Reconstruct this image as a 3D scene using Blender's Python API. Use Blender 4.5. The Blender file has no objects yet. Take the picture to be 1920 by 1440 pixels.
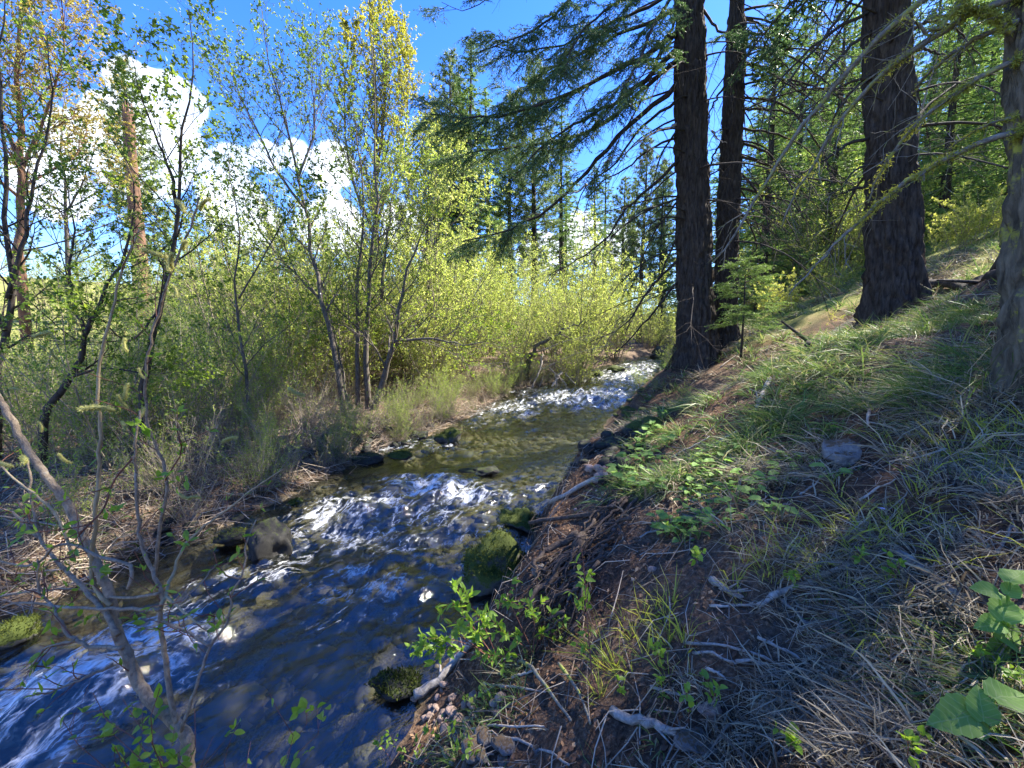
import bpy, math
import numpy as np
from mathutils import Vector

# ------------------------------------------------------------------ camera
FPX = 773.0                      # focal length in pixels of a 1920 wide picture
CAMH = 2.6
PITCH = math.atan(80.0 / FPX)
sc = bpy.context.scene
cam = bpy.data.objects.new('camera', bpy.data.cameras.new('camera'))
sc.collection.objects.link(cam)
cam.data.sensor_width = 36.0
cam.data.lens = 36.0 * FPX / 1920.0
cam.data.clip_start = 0.03
cam.data.clip_end = 3000
cam.location = (0, 0, CAMH)
cam.rotation_euler = (math.pi / 2 - PITCH, 0, 0)
sc.camera = cam

# ------------------------------------------------------------------ sky, sun, exposure
SUN_AZ, SUN_EL = math.radians(63), math.radians(48)
SKY_STRENGTH = 0.15
SUN_STRENGTH = 3.6
EXPOSURE = 2.45
sc.view_settings.view_transform = 'Standard'
sc.view_settings.look = 'None'
sc.view_settings.exposure = EXPOSURE
sc.view_settings.gamma = 1.0
sc.cycles.use_denoising = True
sc.cycles.max_bounces = 7
sc.cycles.diffuse_bounces = 5
sc.cycles.glossy_bounces = 2
sc.cycles.transmission_bounces = 3
sc.cycles.transparent_max_bounces = 12
sc.cycles.caustics_reflective = False
sc.cycles.caustics_refractive = False


def ray(px, py):
    cx, cy = (px - 960.0) / FPX, (720.0 - py) / FPX
    s, c = math.sin(PITCH), math.cos(PITCH)
    return np.array([cx, c + cy * s, -s + cy * c])


def P(px, py, d):
    """the point at forward distance d (metres along +Y) on the line of sight of a picture position"""
    r = ray(px, py)
    return np.array([0, 0, CAMH]) + r * (d / r[1])


world = bpy.data.worlds.new('World')
sc.world = world
world.use_nodes = True
NT = world.node_tree
for n in list(NT.nodes):
    NT.nodes.remove(n)


def nd(nt, t, **kw):
    n = nt.nodes.new(t)
    for k, v in kw.items():
        if k.startswith('i_'):
            k = k[2:]
            n.inputs[int(k) if k.isdigit() else k].default_value = v
        else:
            setattr(n, k, v)
    return n


def mth(nt, op, a, b=None, c=None, clamp=False):
    n = nt.nodes.new('ShaderNodeMath')
    n.operation = op
    n.use_clamp = clamp
    for i, v in enumerate((a, b, c)):
        if v is None:
            continue
        if isinstance(v, (int, float)):
            n.inputs[i].default_value = v
        else:
            nt.links.new(v, n.inputs[i])
    return n.outputs[0]


def build_world():
    L = NT.links.new
    sky = nd(NT, 'ShaderNodeTexSky', sky_type='NISHITA', sun_disc=False, sun_elevation=SUN_EL,
             sun_rotation=SUN_AZ, altitude=900, air_density=1.0, dust_density=0.2, ozone_density=2.6)
    hs = nd(NT, 'ShaderNodeHueSaturation', i_Saturation=1.34, i_Value=0.65, i_Hue=0.52)
    L(sky.outputs[0], hs.inputs['Color'])
    tc = nd(NT, 'ShaderNodeTexCoord')
    D = tc.outputs['Generated']
    # cumulus: round heaps in the directions where the clouds stand, broken up by noise
    heaps = [(238, 150, 56), (300, 185, 60), (355, 205, 54), (215, 225, 66), (160, 262, 66), (330, 270, 80),
             (260, 330, 95), (430, 300, 56), (500, 295, 48), (555, 290, 42), (620, 315, 60), (100, 350, 90),
             (450, 400, 90), (620, 420, 80), (1090, 445, 60), (1150, 470, 60), (1010, 480, 60), (760, 430, 70),
             (-150, 330, 130), (-380, 380, 160), (2300, 460, 160), (2700, 420, 200)]
    val = None
    wob = nd(NT, 'ShaderNodeTexNoise', i_Scale=9.0, i_Detail=7.0, i_Roughness=0.6)
    L(D, wob.inputs['Vector'])
    for (x, y, r) in heaps:
        v = ray(x, y)
        k = np.linalg.norm(v)
        c = v / k
        dn = nd(NT, 'ShaderNodeVectorMath', operation='DISTANCE')
        L(D, dn.inputs[0])
        dn.inputs[1].default_value = tuple(c)
        ang = 0.84 * r / FPX / k
        q = mth(NT, 'MULTIPLY_ADD', dn.outputs['Value'], -1.0 / ang, 1.0)
        val = q if val is None else mth(NT, 'SMOOTH_MAX', val, q, 0.25)
    sep = nd(NT, 'ShaderNodeSeparateXYZ')
    L(D, sep.inputs[0])
    low = mth(NT, 'MULTIPLY_ADD', sep.outputs['Z'], -6.0, 0.3)   # a far bank of cloud along the whole horizon
    val = mth(NT, 'SMOOTH_MAX', val, low, 0.2)
    wb = mth(NT, 'MULTIPLY_ADD', wob.outputs['Fac'], 1.5, -0.82)
    val = mth(NT, 'ADD', val, wb)
    ramp = nd(NT, 'ShaderNodeMapRange', interpolation_type='SMOOTHSTEP')
    L(val, ramp.inputs['Value'])
    ramp.inputs['From Min'].default_value = 0.0
    ramp.inputs['From Max'].default_value = 0.16
    n2 = nd(NT, 'ShaderNodeTexNoise', i_Scale=6.0, i_Detail=5.0)
    L(D, n2.inputs['Vector'])
    cr = nd(NT, 'ShaderNodeValToRGB')
    cr.color_ramp.elements[0].position = 0.35
    cr.color_ramp.elements[0].color = (1.7, 2.1, 2.9, 1)
    cr.color_ramp.elements[1].position = 0.62
    cr.color_ramp.elements[1].color = (3.4, 3.55, 3.8, 1)
    L(n2.outputs['Fac'], cr.inputs[0])
    mx = nd(NT, 'ShaderNodeMix', data_type='RGBA')
    L(ramp.outputs[0], mx.inputs['Factor'])
    L(hs.outputs[0], mx.inputs['A'])
    L(cr.outputs[0], mx.inputs['B'])
    bg = nd(NT, 'ShaderNodeBackground', i_Strength=SKY_STRENGTH)
    L(mx.outputs['Result'], bg.inputs['Color'])
    out = nd(NT, 'ShaderNodeOutputWorld')
    L(bg.outputs[0], out.inputs[0])


build_world()
SUNV = Vector((math.sin(SUN_AZ) * math.cos(SUN_EL), math.cos(SUN_AZ) * math.cos(SUN_EL), math.sin(SUN_EL)))
sun = bpy.data.objects.new('sun', bpy.data.lights.new('sun', 'SUN'))
sc.collection.objects.link(sun)
sun.data.energy = SUN_STRENGTH
sun.data.angle = math.radians(0.53)
sun.data.color = (1.0, 0.93, 0.80)
sun.rotation_euler = SUNV.to_track_quat('Z', 'Y').to_euler()
sun.location = SUNV * 60

# ------------------------------------------------------------------ helpers
RNG = np.random.default_rng(7)
COL = sc.collection


def _hash(ix, iy, iz, seed):
    h = (ix.astype(np.int64) * 374761393 + iy.astype(np.int64) * 668265263 + iz.astype(np.int64) * 2147483647 + seed * 1274126177) & 0xFFFFFFFF
    h = ((h ^ (h >> 13)) * 1274126177) & 0xFFFFFFFF
    h = ((h ^ (h >> 16)) * 2246822519) & 0xFFFFFFFF
    h = h ^ (h >> 15)
    return (h & 0xFFFFFF) / float(0x7FFFFF) - 1.0


def vnoise(p, seed=0):
    p = np.asarray(p, float)
    i = np.floor(p).astype(np.int64)
    f = p - i
    f = f * f * f * (f * (f * 6 - 15) + 10)
    r = 0
    for dx in (0, 1):
        wx = f[..., 0] if dx else 1 - f[..., 0]
        for dy in (0, 1):
            wy = f[..., 1] if dy else 1 - f[..., 1]
            for dz in (0, 1):
                wz = f[..., 2] if dz else 1 - f[..., 2]
                r = r + wx * wy * wz * _hash(i[..., 0] + dx, i[..., 1] + dy, i[..., 2] + dz, seed)
    return r


def fbm(p, oct=4, seed=0, gain=0.5):
    p = np.asarray(p, float)
    a, r = 1.0, 0
    for k in range(oct):
        r = r + a * vnoise(p * (2.03 ** k) + 17.3 * k, seed + k)
        a *= gain
    return r


def nz2(x, y, scale, oct=3, seed=0):
    x, y = np.broadcast_arrays(np.asarray(x, float), np.asarray(y, float))
    return fbm(np.stack([x * scale, y * scale, np.zeros_like(x) + 0.37], -1), oct, seed)


def sstep(a, b, x):
    t = np.clip((x - a) / (b - a), 0, 1)
    return t * t * (3 - 2 * t)


def unit(v):
    v = np.asarray(v, float)
    return v / np.maximum(np.linalg.norm(v, axis=-1, keepdims=True), 1e-9)


class MB:
    """collects triangles and quads, then links them as one mesh object"""
    def __init__(self):
        self.v, self.f, self.n = [], [], 0

    def add(self, verts, faces):
        verts = np.asarray(verts, np.float32).reshape(-1, 3)
        faces = np.asarray(faces, np.int64)
        if len(verts) == 0 or len(faces) == 0:
            return
        self.v.append(verts)
        self.f.append(faces + self.n)
        self.n += len(verts)

    def tube(self, pts, rad, seg=6, cap=True):
        pts = np.asarray(pts, float)
        m = len(pts)
        rad = np.broadcast_to(np.asarray(rad, float), (m,))
        t = np.empty_like(pts)
        t[1:-1] = pts[2:] - pts[:-2]
        t[0] = pts[1] - pts[0]
        t[-1] = pts[-1] - pts[-2]
        t = unit(t)
        ref = np.zeros(3)
        ref[np.argmin(np.abs(t).mean(0))] = 1
        a = unit(np.cross(t, ref))
        b = np.cross(t, a)
        th = np.arange(seg) * (2 * math.pi / seg)
        ring = a[:, None] * np.cos(th)[None, :, None] + b[:, None] * np.sin(th)[None, :, None]
        v = pts[:, None] + ring * rad[:, None, None]
        i = np.arange(m - 1)[:, None] * seg
        j = np.arange(seg)[None]
        k = (j + 1) % seg
        q = np.stack([i + j, i + k, i + seg + k, i + seg + j], -1).reshape(-1, 4)
        base = self.n
        self.add(v, q)
        if cap:
            self.v.append(np.array([pts[-1] + t[-1] * rad[-1], pts[0]], np.float32))
            c1, c0 = self.n, self.n + 1
            self.n += 2
            j = np.arange(seg)
            k = (j + 1) % seg
            e = base + (m - 1) * seg
            self.f.append(np.stack([e + j, e + k, np.full(seg, c1)], -1))
            self.f.append(np.stack([base + k, base + j, np.full(seg, c0)], -1))

    def leaves(self, pos, dr, size, rng, width=0.5, fold=0.18, up=0.3):
        """folded four cornered leaves at pos pointing along dr"""
        pos = np.asarray(pos, float).reshape(-1, 3)
        n = len(pos)
        if n == 0:
            return
        d = unit(np.asarray(dr, float).reshape(-1, 3))
        size = np.broadcast_to(np.asarray(size, float), (n,))[:, None]
        r = rng.normal(size=(n, 3)) + np.array([0, 0, up * 3])
        s = unit(np.cross(d, r))
        nn = np.cross(s, d)
        m = pos + d * size * 0.45
        w = size * width * 0.5
        v = np.stack([pos, m + s * w + nn * w * fold * 2, pos + d * size - nn * size * 0.12, m - s * w + nn * w * fold * 2], 1)
        o = np.arange(n)[:, None] * 4
        f = np.concatenate([o + np.array([[0, 1, 2]]), o + np.array([[0, 2, 3]])], 1).reshape(-1, 3)
        self.add(v, f)

    def needles(self, pos, dr, length, width, rng):
        """thin three cornered needles"""
        pos = np.asarray(pos, float).reshape(-1, 3)
        n = len(pos)
        if n == 0:
            return
        d = unit(dr)
        s = unit(np.cross(d, rng.normal(size=(n, 3))))
        L = np.broadcast_to(np.asarray(length, float), (n,))[:, None]
        W = np.broadcast_to(np.asarray(width, float), (n,))[:, None]
        v = np.stack([pos - s * W * 0.5, pos + s * W * 0.5, pos + d * L], 1)
        o = np.arange(n)[:, None] * 3
        self.add(v, o + np.array([[0, 1, 2]]))

    def mesh(self, name, mat=None, smooth=True):
        me = bpy.data.meshes.new(name)
        if self.n:
            v = np.concatenate(self.v)
            me.vertices.add(len(v))
            me.vertices.foreach_set('co', v.astype(np.float32).ravel())
            tot = np.concatenate([np.full(len(f), f.shape[1]) for f in self.f])
            loops = np.concatenate([f.ravel() for f in self.f]).astype(np.int32)
            start = np.concatenate([[0], np.cumsum(tot)[:-1]]).astype(np.int32)
            me.loops.add(len(loops))
            me.polygons.add(len(tot))
            me.loops.foreach_set('vertex_index', loops)
            me.polygons.foreach_set('loop_start', start)
            me.polygons.foreach_set('use_smooth', np.full(len(tot), smooth))
            me.update(calc_edges=True)
        if mat:
            me.materials.append(mat)
        return me

    def build(self, name, mat=None, parent=None, smooth=True, kind=None, loc=None):
        return link(name, self.mesh(name, mat, smooth), parent, kind, loc)


def link(name, data, parent=None, kind=None, loc=None):
    o = bpy.data.objects.new(name, data)
    COL.objects.link(o)
    if parent:
        o.parent = parent
    if loc is not None:
        o.location = tuple(float(c) for c in loc)
    if kind:
        o['kind'] = kind
    return o


def tag(o, label, cat, group=None):
    o['label'] = label
    o['category'] = cat
    if group:
        o['group'] = group
    return o


def thing(name, label, cat, loc=(0, 0, 0), group=None):
    return tag(link(name, None, None, None, loc), label, cat, group)


def copy_tree(o, parent=None):
    c = o.copy()
    COL.objects.link(c)
    c.parent = parent
    for ch in o.children:
        copy_tree(ch, c)
    return c


def place(o, loc, rz=0.0, s=1.0, rx=0.0, ry=0.0):
    o.location = tuple(float(c) for c in loc)
    o.rotation_euler = (rx, ry, rz)
    o.scale = (s, s, s) if np.isscalar(s) else s
    return o


# ------------------------------------------------------------------ materials
def mat_new(name):
    m = bpy.data.materials.new(name)
    m.use_nodes = True
    nt = m.node_tree
    for n in list(nt.nodes):
        nt.nodes.remove(n)
    out = nt.nodes.new('ShaderNodeOutputMaterial')
    return m, nt, out


def ramp(nt, fac, stops):
    r = nt.nodes.new('ShaderNodeValToRGB')
    e = r.color_ramp.elements
    while len(e) < len(stops):
        e.new(0.5)
    for el, (p, c) in zip(e, stops):
        el.position = p
        el.color = (*c, 1)
    nt.links.new(fac, r.inputs[0])
    return r.outputs[0]


def leaf_mat(name, stops, transl=0.45, rough=0.45, spec=0.35, veins=False):
    m, nt, out = mat_new(name)
    L = nt.links.new
    g = nd(nt, 'ShaderNodeNewGeometry')
    oi = nd(nt, 'ShaderNodeObjectInfo')
    f = mth(nt, 'ADD', g.outputs['Random Per Island'], mth(nt, 'MULTIPLY_ADD', oi.outputs['Random'], 0.3, -0.15), clamp=True)
    c = ramp(nt, f, stops)
    if veins:                                   # pale midrib and side veins, brown flecks of wear
        tc = nd(nt, 'ShaderNodeTexCoord')
        sp = nd(nt, 'ShaderNodeSeparateXYZ')
        L(tc.outputs['Object'], sp.inputs[0])
        ax = mth(nt, 'ABSOLUTE', sp.outputs[0])
        k = mth(nt, 'FRACT', mth(nt, 'MULTIPLY', mth(nt, 'MULTIPLY_ADD', ax, -0.75, sp.outputs[1]), 6.0))
        k = mth(nt, 'SUBTRACT', 1.0, mth(nt, 'MULTIPLY', mth(nt, 'ABSOLUTE', mth(nt, 'SUBTRACT', k, 0.5)), 9.0), clamp=True)
        rib = mth(nt, 'SUBTRACT', 1.0, mth(nt, 'MULTIPLY', ax, 55.0), clamp=True)
        k = mth(nt, 'MAXIMUM', mth(nt, 'MULTIPLY', k, 0.45), mth(nt, 'MULTIPLY', rib, 0.6))
        vx = nd(nt, 'ShaderNodeMix', data_type='RGBA')
        L(k, vx.inputs['Factor'])
        L(c, vx.inputs['A'])
        vx.inputs['B'].default_value = (0.36, 0.46, 0.2, 1)
        nn = nd(nt, 'ShaderNodeTexNoise', i_Scale=7.0, i_Detail=6.0, i_Roughness=0.7)
        L(tc.outputs['Object'], nn.inputs['Vector'])
        sx = nd(nt, 'ShaderNodeMix', data_type='RGBA')
        L(ramp(nt, nn.outputs['Fac'], [(0.66, (0, 0, 0)), (0.71, (0.8, 0.8, 0.8))]), sx.inputs['Factor'])
        L(vx.outputs['Result'], sx.inputs['A'])
        sx.inputs['B'].default_value = (0.22, 0.16, 0.06, 1)
        c = sx.outputs['Result']
    p = nd(nt, 'ShaderNodeBsdfPrincipled', i_Roughness=rough)
    p.inputs['Specular IOR Level'].default_value = spec
    L(c, p.inputs['Base Color'])
    t = nd(nt, 'ShaderNodeBsdfTranslucent')
    hs = nd(nt, 'ShaderNodeHueSaturation', i_Saturation=1.1, i_Value=1.5, i_Hue=0.493)
    L(c, hs.inputs['Color'])
    L(hs.outputs[0], t.inputs['Color'])
    mx = nd(nt, 'ShaderNodeMixShader', i_Fac=transl)
    L(p.outputs[0], mx.inputs[1])
    L(t.outputs[0], mx.inputs[2])
    L(mx.outputs[0], out.inputs[0])
    return m


def bark_mat(name, dark, light, scale=(14, 14, 3), bump=0.5, lichen=None, lichen_amt=0.5):
    m, nt, out = mat_new(name)
    L = nt.links.new
    tc = nd(nt, 'ShaderNodeTexCoord')
    mp = nd(nt, 'ShaderNodeMapping')
    mp.inputs['Scale'].default_value = scale
    L(tc.outputs['Object'], mp.inputs[0])
    n = nd(nt, 'ShaderNodeTexNoise', i_Scale=1.0, i_Detail=7.0, i_Roughness=0.65, i_Distortion=0.4)
    L(mp.outputs[0], n.inputs['Vector'])
    c = ramp(nt, n.outputs['Fac'], [(0.32, dark), (0.68, light)])
    if lichen:
        n2 = nd(nt, 'ShaderNodeTexNoise', i_Scale=5.5, i_Detail=6.0, i_Roughness=0.7)
        L(tc.outputs['Object'], n2.inputs['Vector'])
        k = ramp(nt, n2.outputs['Fac'], [(lichen_amt, (0, 0, 0)), (lichen_amt + 0.08, (1, 1, 1))])
        mx = nd(nt, 'ShaderNodeMix', data_type='RGBA')
        L(k, mx.inputs['Factor'])
        L(c, mx.inputs['A'])
        mx.inputs['B'].default_value = (*lichen, 1)
        c = mx.outputs['Result']
    p = nd(nt, 'ShaderNodeBsdfPrincipled', i_Roughness=0.9)
    p.inputs['Specular IOR Level'].default_value = 0.2
    L(c, p.inputs['Base Color'])
    b = nd(nt, 'ShaderNodeBump', i_Strength=bump, i_Distance=0.02)
    L(n.outputs['Fac'], b.inputs['Height'])
    L(b.outputs[0], p.inputs['Normal'])
    L(p.outputs[0], out.inputs[0])
    return m


def rock_mat(name, c1, c2, moss=None, moss_lo=0.5, scale=4.0, wet=0.0):
    m, nt, out = mat_new(name)
    L = nt.links.new
    tc = nd(nt, 'ShaderNodeTexCoord')
    oi = nd(nt, 'ShaderNodeObjectInfo')
    add = nd(nt, 'ShaderNodeVectorMath', operation='ADD')
    L(tc.outputs['Object'], add.inputs[0])
    L(oi.outputs['Location'], add.inputs[1])
    n = nd(nt, 'ShaderNodeTexNoise', i_Scale=scale, i_Detail=8.0, i_Roughness=0.65)
    L(add.outputs[0], n.inputs['Vector'])
    c = ramp(nt, n.outputs['Fac'], [(0.3, c1), (0.7, c2)])
    hs = nd(nt, 'ShaderNodeHueSaturation')
    L(c, hs.inputs['Color'])
    L(mth(nt, 'MULTIPLY_ADD', oi.outputs['Random'], 0.7, 0.65), hs.inputs['Value'])
    c = hs.outputs[0]
    p = nd(nt, 'ShaderNodeBsdfPrincipled', i_Roughness=0.85 - 0.3 * wet)
    p.inputs['Specular IOR Level'].default_value = 0.3
    b = nd(nt, 'ShaderNodeBump', i_Strength=0.6, i_Distance=0.02)
    n3 = nd(nt, 'ShaderNodeTexNoise', i_Scale=scale * 9, i_Detail=6.0, i_Roughness=0.7)
    L(add.outputs[0], n3.inputs['Vector'])
    L(n3.outputs['Fac'], b.inputs['Height'])
    L(b.outputs[0], p.inputs['Normal'])
    if moss:
        g = nd(nt, 'ShaderNodeNewGeometry')
        sp = nd(nt, 'ShaderNodeSeparateXYZ')
        L(g.outputs['Normal'], sp.inputs[0])
        k = mth(nt, 'MULTIPLY_ADD', n.outputs['Fac'], 2.2, -1.1)
        k = mth(nt, 'ADD', sp.outputs['Z'], k)
        mr = nd(nt, 'ShaderNodeMapRange', interpolation_type='SMOOTHSTEP')
        L(k, mr.inputs['Value'])
        mr.inputs['From Min'].default_value = moss_lo - 0.25
        mr.inputs['From Max'].default_value = moss_lo + 0.15
        mc = ramp(nt, n3.outputs['Fac'], [(0.3, tuple(0.45 * q for q in moss)), (0.7, moss)])
        mx = nd(nt, 'ShaderNodeMix', data_type='RGBA')
        L(mr.outputs[0], mx.inputs['Factor'])
        L(c, mx.inputs['A'])
        L(mc, mx.inputs['B'])
        c = mx.outputs['Result']
    L(c, p.inputs['Base Color'])
    L(p.outputs[0], out.inputs[0])
    return m


M = {}
M['leaf_alder'] = leaf_mat('leaf_alder', [(0, (0.075, 0.13, 0.025)), (0.5, (0.15, 0.23, 0.04)), (1, (0.26, 0.34, 0.06))], 0.55)
M['leaf_bush'] = leaf_mat('leaf_bush', [(0, (0.13, 0.20, 0.045)), (0.5, (0.24, 0.33, 0.075)), (1, (0.38, 0.45, 0.12))], 0.62)
M['leaf_willow'] = leaf_mat('leaf_willow', [(0, (0.17, 0.23, 0.055)), (0.5, (0.29, 0.36, 0.09)), (1, (0.43, 0.46, 0.15))], 0.6)
M['leaf_cotton'] = leaf_mat('leaf_cotton', [(0, (0.20, 0.23, 0.04)), (0.5, (0.36, 0.36, 0.06)), (1, (0.52, 0.45, 0.09))], 0.58)
M['leaf_gold'] = leaf_mat('leaf_gold', [(0, (0.20, 0.16, 0.05)), (0.5, (0.32, 0.27, 0.07)), (1, (0.38, 0.36, 0.10))], 0.5)
M['leaf_near'] = leaf_mat('leaf_near', [(0, (0.12, 0.23, 0.03)), (0.5, (0.2, 0.34, 0.05)), (1, (0.32, 0.42, 0.07))], 0.5, 0.4)
M['leaf_herb'] = leaf_mat('leaf_herb', [(0, (0.11, 0.23, 0.05)), (0.5, (0.17, 0.31, 0.07)), (1, (0.26, 0.39, 0.10))], 0.45, 0.6, 0.2, True)
M['leaf_yellow'] = leaf_mat('leaf_yellow', [(0, (0.22, 0.27, 0.06)), (0.5, (0.37, 0.41, 0.10)), (1, (0.52, 0.52, 0.16))], 0.55)
M['catkin'] = leaf_mat('catkin', [(0, (0.36, 0.38, 0.13)), (1, (0.55, 0.52, 0.22))], 0.4, 0.7)
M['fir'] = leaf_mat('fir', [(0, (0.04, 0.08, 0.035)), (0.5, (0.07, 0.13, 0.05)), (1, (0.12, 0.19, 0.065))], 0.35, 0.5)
M['fir_lit'] = leaf_mat('fir_lit', [(0, (0.08, 0.14, 0.04)), (0.5, (0.14, 0.23, 0.06)), (1, (0.23, 0.33, 0.085))], 0.42, 0.5)  # fir needles again, sunlight put into the colour by a lighter green
M['fir_young'] = leaf_mat('fir_young', [(0, (0.09, 0.16, 0.045)), (0.5, (0.15, 0.24, 0.065)), (1, (0.24, 0.33, 0.10))], 0.4, 0.5)
M['pine'] = leaf_mat('pine', [(0, (0.07, 0.11, 0.045)), (0.5, (0.12, 0.175, 0.06)), (1, (0.19, 0.24, 0.085))], 0.4, 0.5)
M['grass'] = leaf_mat('grass', [(0, (0.055, 0.11, 0.03)), (0.4, (0.10, 0.18, 0.045)), (0.7, (0.16, 0.235, 0.065)), (0.88, (0.26, 0.28, 0.10)), (1, (0.36, 0.33, 0.18))], 0.35, 0.5)
M['dry_grass'] = leaf_mat('dry_grass', [(0, (0.09, 0.07, 0.05)), (0.4, (0.24, 0.205, 0.15)), (0.8, (0.42, 0.37, 0.26)), (1, (0.5, 0.42, 0.24))], 0.2, 0.6)
M['bright_grass'] = leaf_mat('bright_grass', [(0, (0.25, 0.34, 0.05)), (1, (0.5, 0.5, 0.09))], 0.4, 0.5)
M['moss_tuft'] = leaf_mat('moss_tuft', [(0, (0.02, 0.03, 0.008)), (0.6, (0.055, 0.075, 0.014)), (1, (0.14, 0.155, 0.03))], 0.3, 0.7, 0.1)
M['lichen'] = leaf_mat('lichen', [(0, (0.22, 0.24, 0.04)), (1, (0.36, 0.38, 0.09))], 0.25, 0.8, 0.1)
M['litter'] = leaf_mat('litter', [(0, (0.07, 0.035, 0.02)), (0.5, (0.16, 0.08, 0.04)), (0.85, (0.26, 0.15, 0.08)), (1, (0.4, 0.28, 0.16))], 0.1, 0.7)
M['twig_litter'] = leaf_mat('twig_litter', [(0, (0.09, 0.07, 0.055)), (0.6, (0.24, 0.19, 0.145)), (1, (0.42, 0.35, 0.27))], 0.0, 0.8)
M['bark_fir'] = bark_mat('bark_fir', (0.014, 0.012, 0.011), (0.085, 0.07, 0.06), (18, 18, 4), 0.8, (0.13, 0.14, 0.05), 0.66)
M['bark_mossy'] = bark_mat('bark_mossy', (0.05, 0.045, 0.035), (0.19, 0.17, 0.13), (16, 16, 5), 0.7, (0.30, 0.30, 0.06), 0.56)
M['bark_dead'] = bark_mat('bark_dead', (0.022, 0.018, 0.016), (0.075, 0.062, 0.055), (25, 25, 25), 0.3)
M['bark_lichen'] = bark_mat('bark_lichen', (0.09, 0.085, 0.075), (0.24, 0.23, 0.2), (25, 25, 25), 0.3, (0.26, 0.28, 0.06), 0.54)
M['bark_alder'] = bark_mat('bark_alder', (0.07, 0.06, 0.05), (0.20, 0.175, 0.15), (18, 18, 9), 0.4, (0.3, 0.3, 0.26), 0.66)
M['bark_dark'] = bark_mat('bark_dark', (0.035, 0.03, 0.028), (0.10, 0.085, 0.075), (18, 18, 9), 0.4)
M['bark_pine'] = bark_mat('bark_pine', (0.06, 0.04, 0.03), (0.27, 0.15, 0.09), (6, 6, 1.6), 0.6)
M['bark_willow'] = bark_mat('bark_willow', (0.16, 0.12, 0.085), (0.40, 0.32, 0.225), (60, 60, 40), 0.6, (0.36, 0.35, 0.32), 0.62)
M['stem_red'] = bark_mat('stem_red', (0.13, 0.055, 0.04), (0.27, 0.13, 0.085), (30, 30, 12), 0.2)
M['stem_tan'] = bark_mat('stem_tan', (0.24, 0.18, 0.10), (0.46, 0.37, 0.22), (30, 30, 12), 0.2)
M['shrub_wood'] = bark_mat('shrub_wood', (0.20, 0.165, 0.125), (0.42, 0.36, 0.28), (20, 20, 8), 0.2)
M['drift'] = bark_mat('drift', (0.24, 0.20, 0.165), (0.48, 0.43, 0.37), (30, 30, 10), 0.3)
M['stick'] = bark_mat('stick', (0.15, 0.13, 0.115), (0.40, 0.37, 0.33), (40, 40, 40), 0.4, (0.5, 0.55, 0.5), 0.66)
M['root'] = bark_mat('root', (0.035, 0.026, 0.02), (0.12, 0.092, 0.075), (30, 30, 30), 0.3)
M['rock_moss'] = rock_mat('rock_moss', (0.035, 0.034, 0.032), (0.12, 0.115, 0.105), (0.075, 0.10, 0.016), 0.3)
M['rock_wet'] = rock_mat('rock_wet', (0.007, 0.007, 0.007), (0.03, 0.029, 0.027), (0.06, 0.08, 0.014), 1.05, wet=0.8)
M['rock_grey'] = rock_mat('rock_grey', (0.10, 0.097, 0.095), (0.27, 0.255, 0.245), (0.17, 0.11, 0.06), 0.85, 5.0)
M['rock_pink'] = rock_mat('rock_pink', (0.21, 0.14, 0.11), (0.42, 0.31, 0.255), None, 0, 7.0)
M['bed_stone'] = rock_mat('bed_stone', (0.09, 0.07, 0.045), (0.27, 0.21, 0.13), None, 0, 4.0)

# ------------------------------------------------------------------ the lie of the land
YT = np.linspace(-40, 300, 3401)


def table(pairs, sig=9):
    y, v = zip(*pairs)
    t = np.interp(YT, y, v)
    k = np.exp(-0.5 * (np.arange(-4 * sig, 4 * sig + 1) / sig) ** 2)
    k /= k.sum()
    return np.convolve(np.pad(t, 4 * sig, mode='edge'), k, mode='valid')


TL = table([(-40, -26), (-8, -10.5), (0, -6.6), (2.5, -5.3), (4.3, -4.6), (6.3, -3.75), (8.4, -3.0), (12.5, -1.7), (16, -0.4), (19, 2.2), (23, 4.9), (31, 11), (45, 20), (80, 45), (300, 200)])
TR = table([(-40, -22), (-8, -5.6), (0, -1.75), (1.3, -1.25), (2.5, -0.8), (3.6, -0.3), (4.4, 0.12), (6.3, 0.5), (7.3, 1.15), (8.4, 1.95), (10, 2.3), (12.5, 2.85), (16, 4.6), (19, 6.3), (23, 8.7), (31, 13), (45, 23), (80, 49), (300, 206)])
TW = table([(-40, -1.2), (-8, -0.4), (0.5, -0.2), (2.1, -0.17), (2.8, -0.02), (5.2, 0.0), (5.7, 0.12), (12, 0.15), (14.5, 0.2), (16.5, 0.5), (19, 0.75), (23, 1.1), (31, 1.65), (45, 2.3), (80, 3.8), (300, 14)], 4)
TH = table([(-40, 0.5), (0, 0.45), (1.6, 0.28), (2.7, 0.3), (3.5, 0.75), (6, 0.85), (7.4, 0.5), (9, 0.32), (10.5, 0.5), (13, 1.05), (18, 1.1), (23, 0.8), (35, 0.5), (300, 0.4)])
TWD = table([(-40, 0.9), (2.6, 0.9), (3.5, 0.5), (6, 0.5), (7.5, 0.9), (9, 1.5), (11, 1.7), (15, 2.2), (22, 1.6), (300, 1.2)])


def tb(t, y):
    return np.interp(y, YT, t)


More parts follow.
